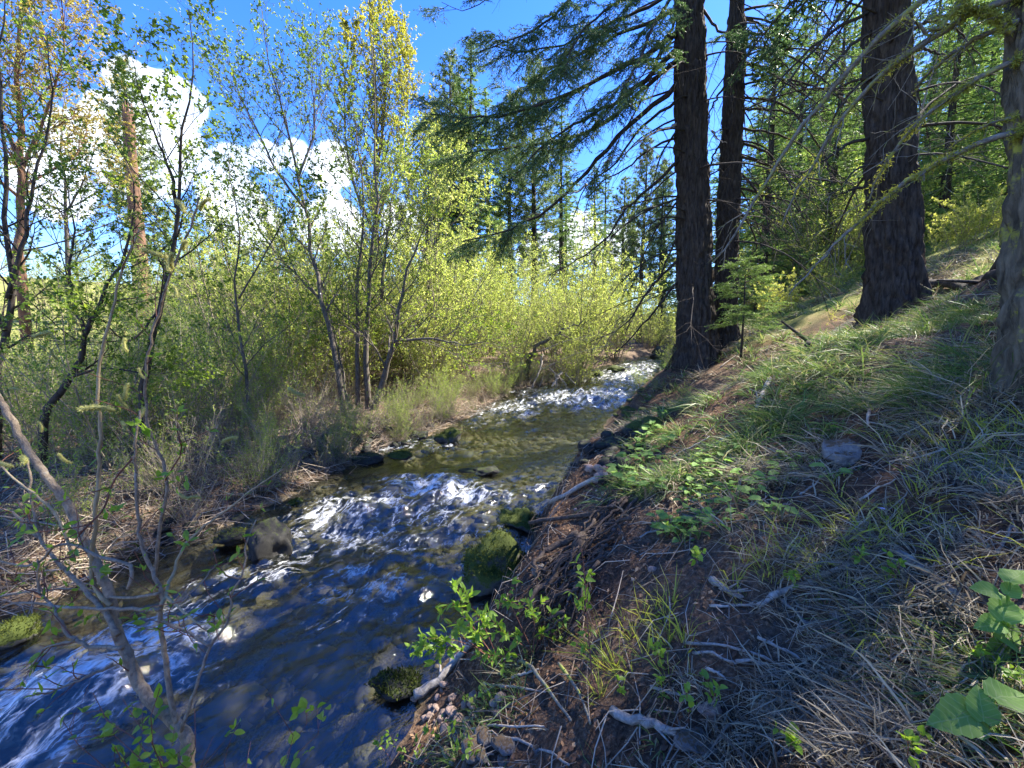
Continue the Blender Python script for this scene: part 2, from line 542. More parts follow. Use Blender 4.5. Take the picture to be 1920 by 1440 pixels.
def height(x, y, fine=True):
    x, y = np.broadcast_arrays(np.asarray(x, float), np.asarray(y, float))
    l, r, w = tb(TL, y), tb(TR, y), tb(TW, y)
    wob = 0.16 * nz2(x, y, 0.9, 3, 3)
    sr = x - r + wob
    sl = l - x + wob
    hc, wd = tb(TH, y), tb(TWD, y)
    inside = np.minimum(-sr, -sl)
    bed = -0.42 * sstep(0, 0.9, inside)
    zr = hc * sstep(-0.1, 1.0, sr / wd) + 0.40 * np.clip(sr, 0, 60) + 0.12 * np.clip(sr - 60, 0, 200)
    zl = 0.32 * sstep(0, 0.9, sl) + 0.03 * np.clip(sl, 0, 14) + 0.085 * np.clip(sl - 14, 0, 110)
    z = w + np.where(sr > 0, zr, np.where(sl > 0, zl, bed))
    out = sstep(0.0, 1.5, np.maximum(sr, sl))
    z = z + out * 0.14 * nz2(x, y, 0.55, 3, 11)
    if fine:
        z = z + (0.25 + 0.75 * out) * 0.05 * nz2(x, y, 3.1, 3, 21) + 0.012 * nz2(x, y, 14.0, 2, 31)
    return z


def G(px, py, off=0.0):
    """where the line of sight of a picture position meets the ground"""
    r = ray(px, py)
    t = np.geomspace(0.4, 250, 3000)
    p = np.array([0, 0, CAMH]) + t[:, None] * r
    g = height(p[:, 0], p[:, 1]) + off - p[:, 2]
    i = np.argmax(g > 0)
    if not (g > 0).any():
        return None
    a = g[i - 1] / (g[i - 1] - g[i])
    return p[i - 1] + (p[i] - p[i - 1]) * a


def Wt(px, py):
    """where the line of sight meets the water"""
    r = ray(px, py)
    t = np.geomspace(0.4, 250, 3000)
    p = np.array([0, 0, CAMH]) + t[:, None] * r
    g = tb(TW, p[:, 1]) - p[:, 2]
    i = np.argmax(g > 0)
    return p[i]


def on(x, y, dz=0.0):
    return np.array([x, y, float(height(x, y)) + dz])


def grid_axis(lo, hi, c, fine, n_f, grow):
    a = [c]
    s = fine
    k = 0
    while a[-1] < hi:
        a.append(a[-1] + s)
        k += 1
        if k > n_f:
            s *= grow
    b = [c]
    s = fine
    k = 0
    while b[-1] > lo:
        b.append(b[-1] - s)
        k += 1
        if k > n_f:
            s *= grow
    return np.array(b[:0:-1] + a)


def quads(nx, ny):
    i, j = np.meshgrid(np.arange(nx - 1), np.arange(ny - 1), indexing='ij')
    a = i * ny + j
    return np.stack([a, a + ny, a + ny + 1, a + 1], -1).reshape(-1, 4)


def soil_mat():
    m, nt, out = mat_new('soil')
    L = nt.links.new
    tc = nd(nt, 'ShaderNodeTexCoord')
    O = tc.outputs['Object']
    at = nd(nt, 'ShaderNodeAttribute', attribute_name='zone')
    sp = nd(nt, 'ShaderNodeSeparateColor')
    L(at.outputs['Color'], sp.inputs[0])
    n1 = nd(nt, 'ShaderNodeTexNoise', i_Scale=2.2, i_Detail=8.0, i_Roughness=0.65)
    n2 = nd(nt, 'ShaderNodeTexNoise', i_Scale=38.0, i_Detail=6.0, i_Roughness=0.7)
    for n in (n1, n2):
        L(O, n.inputs['Vector'])
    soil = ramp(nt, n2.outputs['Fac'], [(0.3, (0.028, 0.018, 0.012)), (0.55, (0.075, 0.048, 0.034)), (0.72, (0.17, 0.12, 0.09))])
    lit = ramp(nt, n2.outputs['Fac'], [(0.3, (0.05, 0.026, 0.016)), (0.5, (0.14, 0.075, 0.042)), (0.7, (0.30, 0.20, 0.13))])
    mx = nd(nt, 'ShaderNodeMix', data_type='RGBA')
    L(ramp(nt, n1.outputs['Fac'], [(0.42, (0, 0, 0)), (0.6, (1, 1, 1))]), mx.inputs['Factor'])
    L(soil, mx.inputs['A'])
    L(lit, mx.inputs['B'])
    straw = ramp(nt, n2.outputs['Fac'], [(0.3, (0.06, 0.042, 0.03)), (0.5, (0.17, 0.125, 0.09)), (0.7, (0.33, 0.26, 0.19))])
    m2 = nd(nt, 'ShaderNodeMix', data_type='RGBA')
    L(sp.outputs[0], m2.inputs['Factor'])
    L(mx.outputs['Result'], m2.inputs['A'])
    L(straw, m2.inputs['B'])
    bed = ramp(nt, n2.outputs['Fac'], [(0.3, (0.10, 0.075, 0.04)), (0.5, (0.27, 0.205, 0.115)), (0.7, (0.42, 0.33, 0.20))])
    m3 = nd(nt, 'ShaderNodeMix', data_type='RGBA')
    L(sp.outputs[1], m3.inputs['Factor'])
    L(m2.outputs['Result'], m3.inputs['A'])
    L(bed, m3.inputs['B'])
    mead = ramp(nt, n1.outputs['Fac'], [(0.3, (0.13, 0.17, 0.035)), (0.5, (0.26, 0.28, 0.06)), (0.7, (0.36, 0.33, 0.12))])
    m4 = nd(nt, 'ShaderNodeMix', data_type='RGBA')
    L(sp.outputs[2], m4.inputs['Factor'])
    L(m3.outputs['Result'], m4.inputs['A'])
    L(mead, m4.inputs['B'])
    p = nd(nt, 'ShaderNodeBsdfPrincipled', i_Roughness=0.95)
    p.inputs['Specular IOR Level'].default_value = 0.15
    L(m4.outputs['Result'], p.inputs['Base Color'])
    b = nd(nt, 'ShaderNodeBump', i_Strength=0.9, i_Distance=0.03)
    L(n2.outputs['Fac'], b.inputs['Height'])
    L(b.outputs[0], p.inputs['Normal'])
    L(p.outputs[0], out.inputs[0])
    return m


def build_ground():
    X = grid_axis(-420, 420, 0.0, 0.06, 70, 1.045)
    Y = grid_axis(-60, 600, 3.5, 0.06, 75, 1.04)
    xx, yy = np.meshgrid(X, Y, indexing='ij')
    z = height(xx, yy)
    mb = MB()
    mb.add(np.stack([xx, yy, z], -1), quads(len(X), len(Y)))
    o = mb.build('ground', soil_mat(), kind='structure')
    l, r = tb(TL, yy), tb(TR, yy)
    sr, sl = xx - r, l - xx
    patch = nz2(xx, yy, 0.6, 3, 51)
    straw = np.clip(np.where(sl > 0, 0.75 + 0.4 * patch, np.where(sr > 0, 0.35 * sstep(-0.1, 0.5, patch), 0)), 0, 1)
    bed = sstep(0.1, -0.2, np.maximum(sr, sl))
    mead = sstep(7, 13, sr + 2 * patch) + sstep(2.5, 4.5, sr + patch) * sstep(10.5, 13, yy) + sstep(14, 24, sl) * 0.75
    colr = np.stack([straw, bed, np.clip(mead, 0, 1), np.ones_like(bed)], -1).reshape(-1, 4).astype(np.float32)
    a = o.data.color_attributes.new('zone', 'FLOAT_COLOR', 'POINT')
    a.data.foreach_set('color', colr.ravel())
    return o


# ------------------------------------------------------------------ the creek
FOAM = [  # picture position on the water, half length along the flow, half width, strength, hump
    (830, 925, 0.55, 0.95, 1.0, 0.12), (760, 960, 0.6, 0.8, 0.75, 0.06), (650, 965, 0.55, 0.7, 0.85, 0.05), (560, 1020, 0.7, 0.35, 0.65, 0.03), (520, 1075, 0.7, 0.5, 0.6, 0.03),
    (860, 1000, 0.35, 0.9, 0.62, 0.03), (720, 1095, 0.35, 0.55, 0.62, 0.04), (430, 1095, 0.5, 0.4, 0.6, 0.03), (700, 1010, 0.7, 1.6, 0.62, 0.03), (800, 960, 0.6, 1.3, 0.62, 0.03), (600, 1110, 0.5, 1.0, 0.5, 0.02),
    (300, 1225, 0.45, 0.5, 0.9, 0.06), (190, 1270, 0.5, 0.55, 0.9, 0.08), (80, 1330, 0.5, 0.6, 0.85, 0.07), (20, 1400, 0.5, 0.6, 0.8, 0.05),
    (760, 835, 0.9, 0.6, 0.75, 0.05), (830, 840, 0.8, 0.7, 0.55, 0.03), (1080, 752, 1.4, 2.0, 0.85, 0.16), (960, 772, 1.3, 1.0, 0.8, 0.06), (1150, 745, 1.5, 1.2, 0.9, 0.08),
    (900, 790, 1.3, 1.2, 0.5, 0.03), (1180, 712, 2.5, 2.2, 0.8, 0.06), (1210, 690, 3.5, 1.6, 0.75, 0.06), (1180, 700, 1.2, 1.2, 0.8, 0.08), (980, 985, 0.3, 0.4, 0.5, 0.02),
    (1010, 915, 0.4, 0.5, 0.5, 0.04), (1235, 672, 4.0, 1.5, 0.5, 0.04), (620, 1080, 0.3, 0.5, 0.4, 0.02), (400, 1330, 0.3, 0.25, 0.35, 0.01),
]


def water_mat():
    m, nt, out = mat_new('creek_water')
    L = nt.links.new
    fl = nd(nt, 'ShaderNodeAttribute', attribute_name='flow')
    fo = nd(nt, 'ShaderNodeAttribute', attribute_name='foam')

    def noise(sx, sy, detail, rough=0.6, dist=0.0):
        mp = nd(nt, 'ShaderNodeMapping')
        mp.inputs['Scale'].default_value = (sx, sy, 1)
        L(fl.outputs['Vector'], mp.inputs[0])
        n = nd(nt, 'ShaderNodeTexNoise', i_Scale=1.0, i_Detail=detail, i_Roughness=rough, i_Distortion=dist)
        L(mp.outputs[0], n.inputs['Vector'])
        return n.outputs['Fac']
    a = noise(5.5, 2.6, 6, 0.65, 1.2)
    b = noise(26, 13, 5, 0.65, 0.8)
    # lacy foam: a torn net of froth that closes up where the creek breaks
    wv = nd(nt, 'ShaderNodeVectorMath', operation='MULTIPLY')
    L(fl.outputs['Vector'], wv.inputs[0])
    wv.inputs[1].default_value = (1.0, 0.62, 1.0)
    wn = nd(nt, 'ShaderNodeTexNoise', i_Scale=3.2, i_Detail=4.0, i_Roughness=0.6)
    L(wv.outputs[0], wn.inputs['Vector'])
    wa = nd(nt, 'ShaderNodeVectorMath', operation='MULTIPLY_ADD')
    L(wn.outputs['Color'], wa.inputs[0])
    wa.inputs[1].default_value = (0.55, 0.55, 0.0)
    L(wv.outputs[0], wa.inputs[2])
    lace = []
    for sc_, wd_ in ((5.0, 0.22), (13.0, 0.26)):
        vo = nd(nt, 'ShaderNodeTexVoronoi', feature='DISTANCE_TO_EDGE', i_Scale=sc_)
        L(wa.outputs[0], vo.inputs['Vector'])
        lace.append(mth(nt, 'SUBTRACT', 1.0, mth(nt, 'DIVIDE', vo.outputs['Distance'], wd_), clamp=True))
    mid = noise(2.6, 1.9, 5, 0.65, 1.2)
    v = mth(nt, 'MULTIPLY_ADD', fo.outputs['Fac'], 1.05, -0.93)
    v = mth(nt, 'ADD', v, mth(nt, 'MULTIPLY_ADD', mid, 1.7, -0.85))
    v = mth(nt, 'ADD', v, mth(nt, 'MULTIPLY', lace[0], 0.34))
    v = mth(nt, 'ADD', v, mth(nt, 'MULTIPLY', lace[1], 0.30))
    v = mth(nt, 'ADD', v, mth(nt, 'MULTIPLY_ADD', b, 0.6, -0.3))
    mr = nd(nt, 'ShaderNodeMapRange', interpolation_type='SMOOTHSTEP')
    L(v, mr.inputs['Value'])
    mr.inputs['From Min'].default_value = 0.0
    mr.inputs['From Max'].default_value = 0.75
    r1 = noise(3.5, 2.2, 5, 0.6, 0.6)
    r2 = noise(17, 11, 4, 0.6, 0.5)
    h = mth(nt, 'ADD', mth(nt, 'MULTIPLY', r1, 1.0), mth(nt, 'MULTIPLY', r2, 0.28))
    bp = nd(nt, 'ShaderNodeBump', i_Strength=0.36, i_Distance=0.10)
    L(h, bp.inputs['Height'])
    gl = nd(nt, 'ShaderNodeBsdfGlossy', i_Roughness=0.08)
    L(bp.outputs[0], gl.inputs['Normal'])
    tr = nd(nt, 'ShaderNodeBsdfTransparent')
    tr.inputs['Color'].default_value = (0.50, 0.55, 0.54, 1)
    fr = nd(nt, 'ShaderNodeFresnel', i_IOR=1.36)
    L(bp.outputs[0], fr.inputs['Normal'])
    w = nd(nt, 'ShaderNodeMixShader')
    L(mth(nt, 'MULTIPLY_ADD', fr.outputs[0], 1.0, 0.085, clamp=True), w.inputs[0])
    L(tr.outputs[0], w.inputs[1])
    L(gl.outputs[0], w.inputs[2])
    f = nd(nt, 'ShaderNodeBsdfPrincipled', i_Roughness=0.55)
    f.inputs['Base Color'].default_value = (0.80, 0.83, 0.86, 1)
    fb = nd(nt, 'ShaderNodeBump', i_Strength=0.6, i_Distance=0.025)
    L(b, fb.inputs['Height'])
    L(fb.outputs[0], f.inputs['Normal'])
    mx = nd(nt, 'ShaderNodeMixShader')
    L(mth(nt, 'MULTIPLY', mr.outputs[0], 0.86), mx.inputs[0])
    L(w.outputs[0], mx.inputs[1])
    L(f.outputs[0], mx.inputs[2])
    L(mx.outputs[0], out.inputs[0])
    return m


def build_water():
    ys = [-9.0]
    while ys[-1] < 90:
        y = ys[-1]
        ys.append(y + (0.035 if 1.0 < y < 7 else 0.05 if 0 < y < 13 else 0.1 if y < 26 and y > 0 else 0.4))
    ys = np.array(ys)
    nu = 130
    u = np.linspace(0, 1, nu)
    yy, uu = np.meshgrid(ys, u, indexing='ij')
    l, r = tb(TL, yy) - 0.7, tb(TR, yy) + 0.7
    xx = l + (r - l) * uu
    cx = 0.5 * (tb(TL, yy) + tb(TR, yy))
    # distance along the flow
    c = 0.5 * (tb(TL, ys) + tb(TR, ys))
    s = np.concatenate([[0], np.cumsum(np.hypot(np.diff(ys), np.diff(c)))])
    ss = np.repeat(s[:, None], nu, 1)
    tx, ty = np.gradient(c, ys), np.ones_like(ys)
    k = np.hypot(tx, ty)
    tx, ty = (tx / k)[:, None], (ty / k)[:, None]
    foam = np.zeros_like(xx)
    hump = np.zeros_like(xx)
    for (px, py, la, wa, st, hh) in FOAM:
        q = Wt(px, py)
        dx, dy = xx - q[0], yy - q[1]
        al, ac = dx * tx + dy * ty, dx * ty - dy * tx
        g = np.exp(-0.5 * ((al / la) ** 2 + (ac / wa) ** 2))
        foam = np.maximum(foam, st * g)
        hump = hump + hh * g
    rough = 0.16 + 1.1 * np.clip(foam, 0, 1)
    fl = np.stack([(xx - cx), ss, np.zeros_like(ss)], -1)
    q = fl * np.array([2.2, 1.3, 1])
    z = tb(TW, yy) + hump * (0.75 + 0.5 * vnoise(fl * np.array([3.0, 2.0, 1]), 5))
    z = z + rough * (0.065 * fbm(q, 4, 61, 0.6) + 0.03 * fbm(fl * np.array([8, 7, 1]), 3, 71, 0.6))
    edge = np.minimum(xx - tb(TL, yy), tb(TR, yy) - xx)
    mb = MB()
    mb.add(np.stack([xx, yy, z], -1), quads(len(ys), nu)[:, ::-1])
    o = mb.build('creek_water', water_mat(), kind='structure')
    a = o.data.attributes.new('foam', 'FLOAT', 'POINT')
    foam = np.clip(foam + 0.10 * sstep(0.25, 0.0, np.abs(edge)), 0, 1)
    a.data.foreach_set('value', foam.astype(np.float32).ravel())
    a = o.data.attributes.new('flow', 'FLOAT_VECTOR', 'POINT')
    a.data.foreach_set('vector', fl.astype(np.float32).ravel())


build_ground()
build_water()

# ------------------------------------------------------------------ rocks
def ico(sub):
    import bmesh
    bm = bmesh.new()
    bmesh.ops.create_icosphere(bm, subdivisions=sub, radius=1)
    v = np.array([p.co[:] for p in bm.verts])
    f = np.array([[q.index for q in t.verts] for t in bm.faces])
    bm.free()
    return v, f


ICO = {k: ico(k) for k in (1, 2, 3, 4, 5)}


def rock_mesh(name, seed, mat, sub=3, amp=0.35, cuts=7, scale=(1, 1, 0.7)):
    v, f = ICO[sub]
    v = v.copy()
    rng = np.random.default_rng(seed)
    for _ in range(cuts):                       # flatten facets
        n = unit(rng.normal(size=3))
        d = rng.uniform(0.55, 0.9)
        k = v @ n - d
        v = v - np.where(k > 0, k * 0.85, 0)[:, None] * n
    v = v * (1 + amp * fbm(v * 1.3, 3, seed)[:, None] * 0.6 + 0.06 * fbm(v * 5, 3, seed + 5)[:, None])
    v = v * np.array(scale)
    mb = MB()
    mb.add(v, f)
    return mb.mesh(name, mat)


def moss_tufts(o, n, size, mat='moss_tuft', zmin=0.0):
    """short mossy fringe growing out of the top of a rock"""
    me = o.data
    v = np.empty(len(me.vertices) * 3, np.float32)
    me.vertices.foreach_get('co', v)
    v = v.reshape(-1, 3)
    nr = np.empty(len(me.vertices) * 3, np.float32)
    me.vertices.foreach_get('normal', nr)
    nr = nr.reshape(-1, 3)
    i = np.flatnonzero(nr[:, 2] > zmin + 0.15 + 0.9 * vnoise(v * 2.6, 9))
    if len(i) == 0:
        return
    i = RNG.choice(i, n)
    s = max(o.scale)
    mb = MB()
    pos = v[i] + RNG.normal(size=(n, 3)) * 0.05
    pos = pos * 0.995
    mb.needles(pos, nr[i] + RNG.normal(size=(n, 3)) * 0.7 + [0, 0, 0.2], size / s * RNG.uniform(0.5, 1.3, n), size / s * 0.35, RNG)
    mb.build('moss', M[mat], o, kind='stuff')


def boulder(name, label, px, py, wpx, mat, seed, asp=(1, 1, 0.75), sink=0.35, moss=0, group=None, water=True, rz=0.0, cat='boulder', tuft=0.025):
    q = Wt(px, py) if water else G(px, py)
    r = wpx * 0.5 / FPX * q[1] * 1.02
    me = rock_mesh(name, seed, M[mat], 4, 0.5, 10, scale=asp)
    o = link(name, me)
    place(o, (q[0], q[1] + r * 0.3, q[2] + r * asp[2] * (1 - 2 * sink)), rz, r)
    tag(o, label, cat, group)
    if moss:
        bpy.context.view_layer.update()
        moss_tufts(o, moss, tuft)
    return o


boulder('boulder', 'dark wet boulder with a mossy right flank standing in the creek', 505, 1050, 92, 'rock_wet', 3, (0.95, 1, 1.25), 0.28, 250)
boulder('boulder', 'low dark wet rock beside the big dark boulder in the creek', 440, 1018, 62, 'rock_wet', 8, (1.1, 1, 0.55), 0.35, 600)
boulder('boulder', 'round boulder with a bright sunlit moss cap by the left bank', 840, 832, 44, 'rock_moss', 12, (1, 1, 0.85), 0.3, 1500)
boulder('boulder', 'small dark rock upstream of the rapid, next to the moss capped boulder', 783, 825, 34, 'rock_wet', 14, (1, 1, 0.75), 0.3, 300)
boulder('boulder', 'flat yellow-green mossy rock washed by the rapid', 748, 858, 44, 'rock_moss', 17, (1.2, 1, 0.45), 0.35, 1200)
boulder('boulder', 'small black wet stone nearer the left bank behind the flat mossy rock', 740, 842, 24, 'rock_wet', 18, (1, 1, 0.7), 0.3)
boulder('boulder', 'tiny black wet stone touching the flat mossy rock, creek side', 757, 838, 22, 'rock_wet', 19, (1, 1, 0.7), 0.3)
boulder('boulder', 'small mossy rock at the foot of the alder clump', 643, 862, 32, 'rock_moss', 21, (1, 1, 0.75), 0.3, 700)
boulder('boulder', 'dark half sunk rock between the alder clump and the rapid', 690, 868, 48, 'rock_wet', 22, (1.1, 1, 0.55), 0.35, 400)
boulder('boulder', 'tiny mossy stone in the brown shallow water', 555, 948, 28, 'rock_moss', 23, (1.1, 1, 0.6), 0.35, 500)
boulder('boulder', 'large dark green mossy boulder under the cut bank roots', 945, 1100, 150, 'rock_moss', 25, (1, 0.9, 0.8), 0.35, 5000, tuft=0.03)
boulder('boulder', 'mossy boulder with brown top upstream of the exposed roots', 978, 996, 92, 'rock_moss', 27, (1.1, 1, 0.6), 0.3, 1800)
boulder('boulder', 'sunlit mossy rock wedged under the overhanging root tips', 1050, 985, 66, 'rock_moss', 28, (1.25, 1, 0.45), 0.3, 1500)
boulder('boulder', 'shaggy dark moss covered rock at the tip of the driftwood log', 742, 1300, 92, 'rock_wet', 29, (1.2, 0.7, 0.42), 0.4, 1100, tuft=0.03)
boulder('boulder', 'dark mossy rock beside the white water below the willow', 18, 1205, 84, 'rock_moss', 31, (1, 1, 0.8), 0.35, 1500)
boulder('boulder', 'dark mossy rock upstream where the creek disappears', 1240, 672, 40, 'rock_wet', 33, (1.1, 1, 0.7), 0.3, 300)
boulder('boulder', 'mossy rock on the right bank near the fir trunk', 1262, 692, 36, 'rock_moss', 34, (1.3, 1, 0.6), 0.3, 500)
boulder('boulder', 'mossy rock at the head of the upper rapid', 1120, 708, 26, 'rock_moss', 35, (1.2, 1, 0.8), 0.3, 300)
boulder('boulder', 'leafy mossy rock beside the upper white water', 1152, 700, 34, 'rock_moss', 36, (1.2, 1, 0.6), 0.3, 400)
boulder('boulder', 'dark submerged boulder breaking the pool surface', 905, 888, 70, 'rock_wet', 38, (1.2, 1, 0.3), 0.5)
boulder('boulder', 'grey boulder with an orange-brown cap lying in the grass slope', 1588, 868, 74, 'rock_grey', 41, (1, 0.9, 0.8), 0.3, water=False)
boulder('boulder', 'small grey stone half buried beside the heart leaved herbs', 1375, 900, 36, 'rock_grey', 42, (1.1, 1, 0.6), 0.25, water=False)
boulder('boulder', 'small pale stone half buried above the soil cut', 1290, 975, 30, 'rock_grey', 43, (1.2, 1, 0.6), 0.25, water=False)
boulder('boulder', 'pale angular slab leaning among the exposed roots', 1012, 1078, 34, 'rock_grey', 44, (1, 0.5, 0.9), 0.2, water=False)
boulder('boulder', 'grey stone among sticks in the bottom grass', 1300, 1405, 60, 'rock_grey', 45, (1.2, 1, 0.6), 0.3, water=False)
boulder('boulder', 'buff stone half hidden in the dry grass', 1338, 1345, 44, 'rock_pink', 46, (1.2, 1, 0.6), 0.3, water=False)

# stones of the two margins and of the small gravel bar
SM = [rock_mesh('stone', 100 + i, None, 2, 0.3, 8, (1, RNG.uniform(0.7, 1), RNG.uniform(0.5, 0.8))) for i in range(6)]


def stones(n, px, py, sx, sy, size, mat, label, group, seed):
    rng = np.random.default_rng(seed)
    mm = []
    for me in SM:
        c = me.copy()
        c.materials.clear()
        c.materials.append(M[mat])
        mm.append(c)
    for k in range(n):
        q = G(px + rng.normal() * sx, py + rng.normal() * sy)
        if q is None:
            continue
        s = size * rng.uniform(0.5, 1.35)
        o = link('stone', mm[k % 6])
        place(o, (q[0], q[1], q[2] + s * 0.25), rng.uniform(0, 6.3), s, rng.normal() * 0.3, rng.normal() * 0.3)
        tag(o, label, 'stone', group)


stones(46, 850, 1335, 42, 24, 0.035, 'rock_pink', 'pinkish gravel stone in the little bar beside the driftwood log', 'pink gravel stones', 1)
stones(24, 900, 1400, 60, 22, 0.05, 'rock_grey', 'grey flat stone below the pink gravel by the water', 'grey stones below the gravel', 2)
stones(44, 1150, 848, 26, 26, 0.10, 'rock_wet', 'dark wet cobble along the right edge of the pool', 'dark cobbles along the pool', 3)
stones(34, 1190, 775, 26, 24, 0.13, 'rock_moss', 'mossy cobble on the right bank below the fir', 'mossy cobbles below the fir', 4)
stones(46, 690, 822, 62, 16, 0.13, 'rock_wet', 'dark cobble in the undercut left bank by the alders', 'cobbles in the left bank', 5)
stones(22, 380, 985, 60, 16, 0.07, 'rock_wet', 'dark stone along the left water edge below the thicket', 'dark stones on the left edge', 6)
stones(14, 1130, 880, 20, 12, 0.06, 'rock_pink', 'tan cobble on the right margin of the pool', 'tan cobbles by the pool', 7)
stones(14, 1170, 1010, 60, 40, 0.03, 'rock_pink', 'small brown stone set in the bare soil of the cut bank', 'stones in the cut bank soil', 8)


def bed_cobbles():
    rng = np.random.default_rng(5)
    v, f = ICO[1]
    mb = MB()
    n = 3200
    y = rng.uniform(0.3, 1, n) ** 1.6 * 24 - 1
    u = rng.uniform(0.02, 0.98, n)
    x = tb(TL, y) + (tb(TR, y) - tb(TL, y)) * u
    z = height(x, y)
    s = np.exp(rng.normal(-2.75, 0.5, n))
    s = np.minimum(s, (tb(TW, y) - z) * 0.7 + 0.02)
    vv = v[None] * (1 + 0.25 * rng.normal(size=(n, len(v), 1))) * (s[:, None, None] * np.stack([rng.uniform(.8, 1.4, n), rng.uniform(.8, 1.4, n), rng.uniform(.5, .8, n)], -1)[:, None, :])
    vv = vv + np.stack([x, y, z], -1)[:, None]
    ff = f[None] + (np.arange(n) * len(v))[:, None, None]
    mb.add(vv, ff.reshape(-1, 3))
    o = mb.build('bed_cobbles', leaf_mat('bed_cobble', [(0, (0.07, 0.055, 0.033)), (0.5, (0.21, 0.165, 0.095)), (1, (0.38, 0.31, 0.19))], 0.0, 0.6), kind='stuff')
    tag(o, 'brown cobbles lying on the creek bed under the water', 'cobbles')


bed_cobbles()

# ------------------------------------------------------------------ growing wood and foliage
def wander(p0, d0, L, n, wob, trop, rng):
    pts = [np.array(p0, float)]
    d = unit(d0)
    trop = np.asarray(trop, float)
    for _ in range(n):
        d = unit(d + rng.normal(size=3) * wob + trop / n)
        pts.append(pts[-1] + d * (L / n))
    return np.array(pts)


def smooth_path(pts, n):
    """a curve through given points"""
    pts = np.asarray(pts, float)
    if len(pts) < 3:
        t = np.linspace(0, 1, n)[:, None]
        return pts[0] * (1 - t) + pts[-1] * t
    k = np.concatenate([[0], np.cumsum(np.linalg.norm(np.diff(pts, axis=0), axis=1))])
    m = np.gradient(pts, k, axis=0)
    t = np.linspace(0, k[-1], n)
    i = np.clip(np.searchsorted(k, t, side='right') - 1, 0, len(k) - 2)
    h = (k[i + 1] - k[i])[:, None]
    u = ((t - k[i]) / (k[i + 1] - k[i]))[:, None]
    return ((1 + 2 * u) * (1 - u) ** 2 * pts[i] + u * (1 - u) ** 2 * h * m[i]
            + u * u * (3 - 2 * u) * pts[i + 1] + u * u * (u - 1) * h * m[i + 1])


def at(path, t):
    x = t * (len(path) - 1)
    i = min(int(x), len(path) - 2)
    f = x - i
    return path[i] * (1 - f) + path[i + 1] * f, unit(path[i + 1] - path[i])


def side_dir(d, ang, rng, az=None):
    a = unit(np.cross(d, [0.31, 0.17, 0.93] if abs(d[2]) < 0.9 else [1, 0.1, 0]))
    b = np.cross(d, a)
    az = rng.uniform(0, 2 * math.pi) if az is None else az
    return unit(d * math.cos(ang) + (a * math.cos(az) + b * math.sin(az)) * math.sin(ang))


class Leafy:
    """the wood and the leaves of one broadleaved tree or shrub"""
    def __init__(self, seed):
        self.w, self.rng = MB(), np.random.default_rng(seed)
        self.lp, self.ld = [], []

    def stem(self, path, r0, r1, n1, L1, t0=0.25, n2=5, n3=3, leaf=9, spread=0.75, trop=0.35, seg=7, wob=0.10, thin=1.0, lf2=True, tleaf=0.0):
        rng = self.rng
        m = len(path)
        self.w.tube(path, r0 + (r1 - r0) * np.linspace(0, 1, m) ** 0.8, seg)
        H = np.linalg.norm(path[-1] - path[0])
        az = rng.uniform(0, 6.28)
        for k in range(n1):
            t = t0 + (1 - t0) * (k + rng.uniform(0, 1)) / n1
            p, d = at(path, min(t, 0.995))
            az += 2.4 + rng.normal() * 0.5
            L = L1 * (1.15 - 0.75 * t) * rng.uniform(0.6, 1.25)
            rr = (r0 + (r1 - r0) * t ** 0.8) * rng.uniform(0.3, 0.5)
            b = wander(p, side_dir(d, spread * rng.uniform(0.7, 1.3), rng, az), L, 6, wob, (0, 0, trop), rng)
            self.w.tube(b, rr * np.linspace(1, 0.25, 7), 5 if rr > 0.006 else 4, False)
            for j in range(n2):
                u = 0.2 + 0.8 * (j + rng.uniform()) / n2
                p2, d2 = at(b, min(u, 0.99))
                L2 = L * 0.45 * rng.uniform(0.5, 1.2)
                c = wander(p2, side_dir(d2, spread * rng.uniform(0.6, 1.2), rng), L2, 4, wob * 1.3, (0, 0, trop * 0.7), rng)
                self.w.tube(c, max(rr * 0.42, 0.0016 * thin) * np.linspace(1, 0.35, 5), 3, False)
                if t < tleaf:
                    continue
                if n3 == 0:
                    self.put(c, leaf)
                for i in range(n3):
                    p3, d3 = at(c, min(0.15 + 0.85 * (i + rng.uniform()) / n3, 0.99))
                    e = wander(p3, side_dir(d3, 0.8, rng), L2 * 0.5 * rng.uniform(0.5, 1.2), 3, wob * 1.5, (0, 0, trop * 0.4), rng)
                    self.w.tube(e, max(rr * 0.22, 0.0011 * thin) * np.array([1, .8, .6, .4]), 3, False)
                    self.put(e, leaf)
        return self

    def put(self, path, n):
        rng = self.rng
        n = rng.poisson(n)
        if n == 0:
            return
        t = rng.uniform(0.1, 1, n) * (len(path) - 1)
        i = np.minimum(t.astype(int), len(path) - 2)
        f = (t - i)[:, None]
        p = path[i] * (1 - f) + path[i + 1] * f
        d = unit(path[i + 1] - path[i])
        self.lp.append(p)
        self.ld.append(unit(d * 0.6 + rng.normal(size=(n, 3)) * 0.75))

    def leafmesh(self, size, width=0.55, keep=1.0):
        mb = MB()
        if self.lp:
            p, d = np.concatenate(self.lp), np.concatenate(self.ld)
            n = len(p)
            mb.leaves(p, d, size * np.clip(self.rng.normal(1, 0.28, n), 0.4, 1.8), self.rng, width)
        return mb


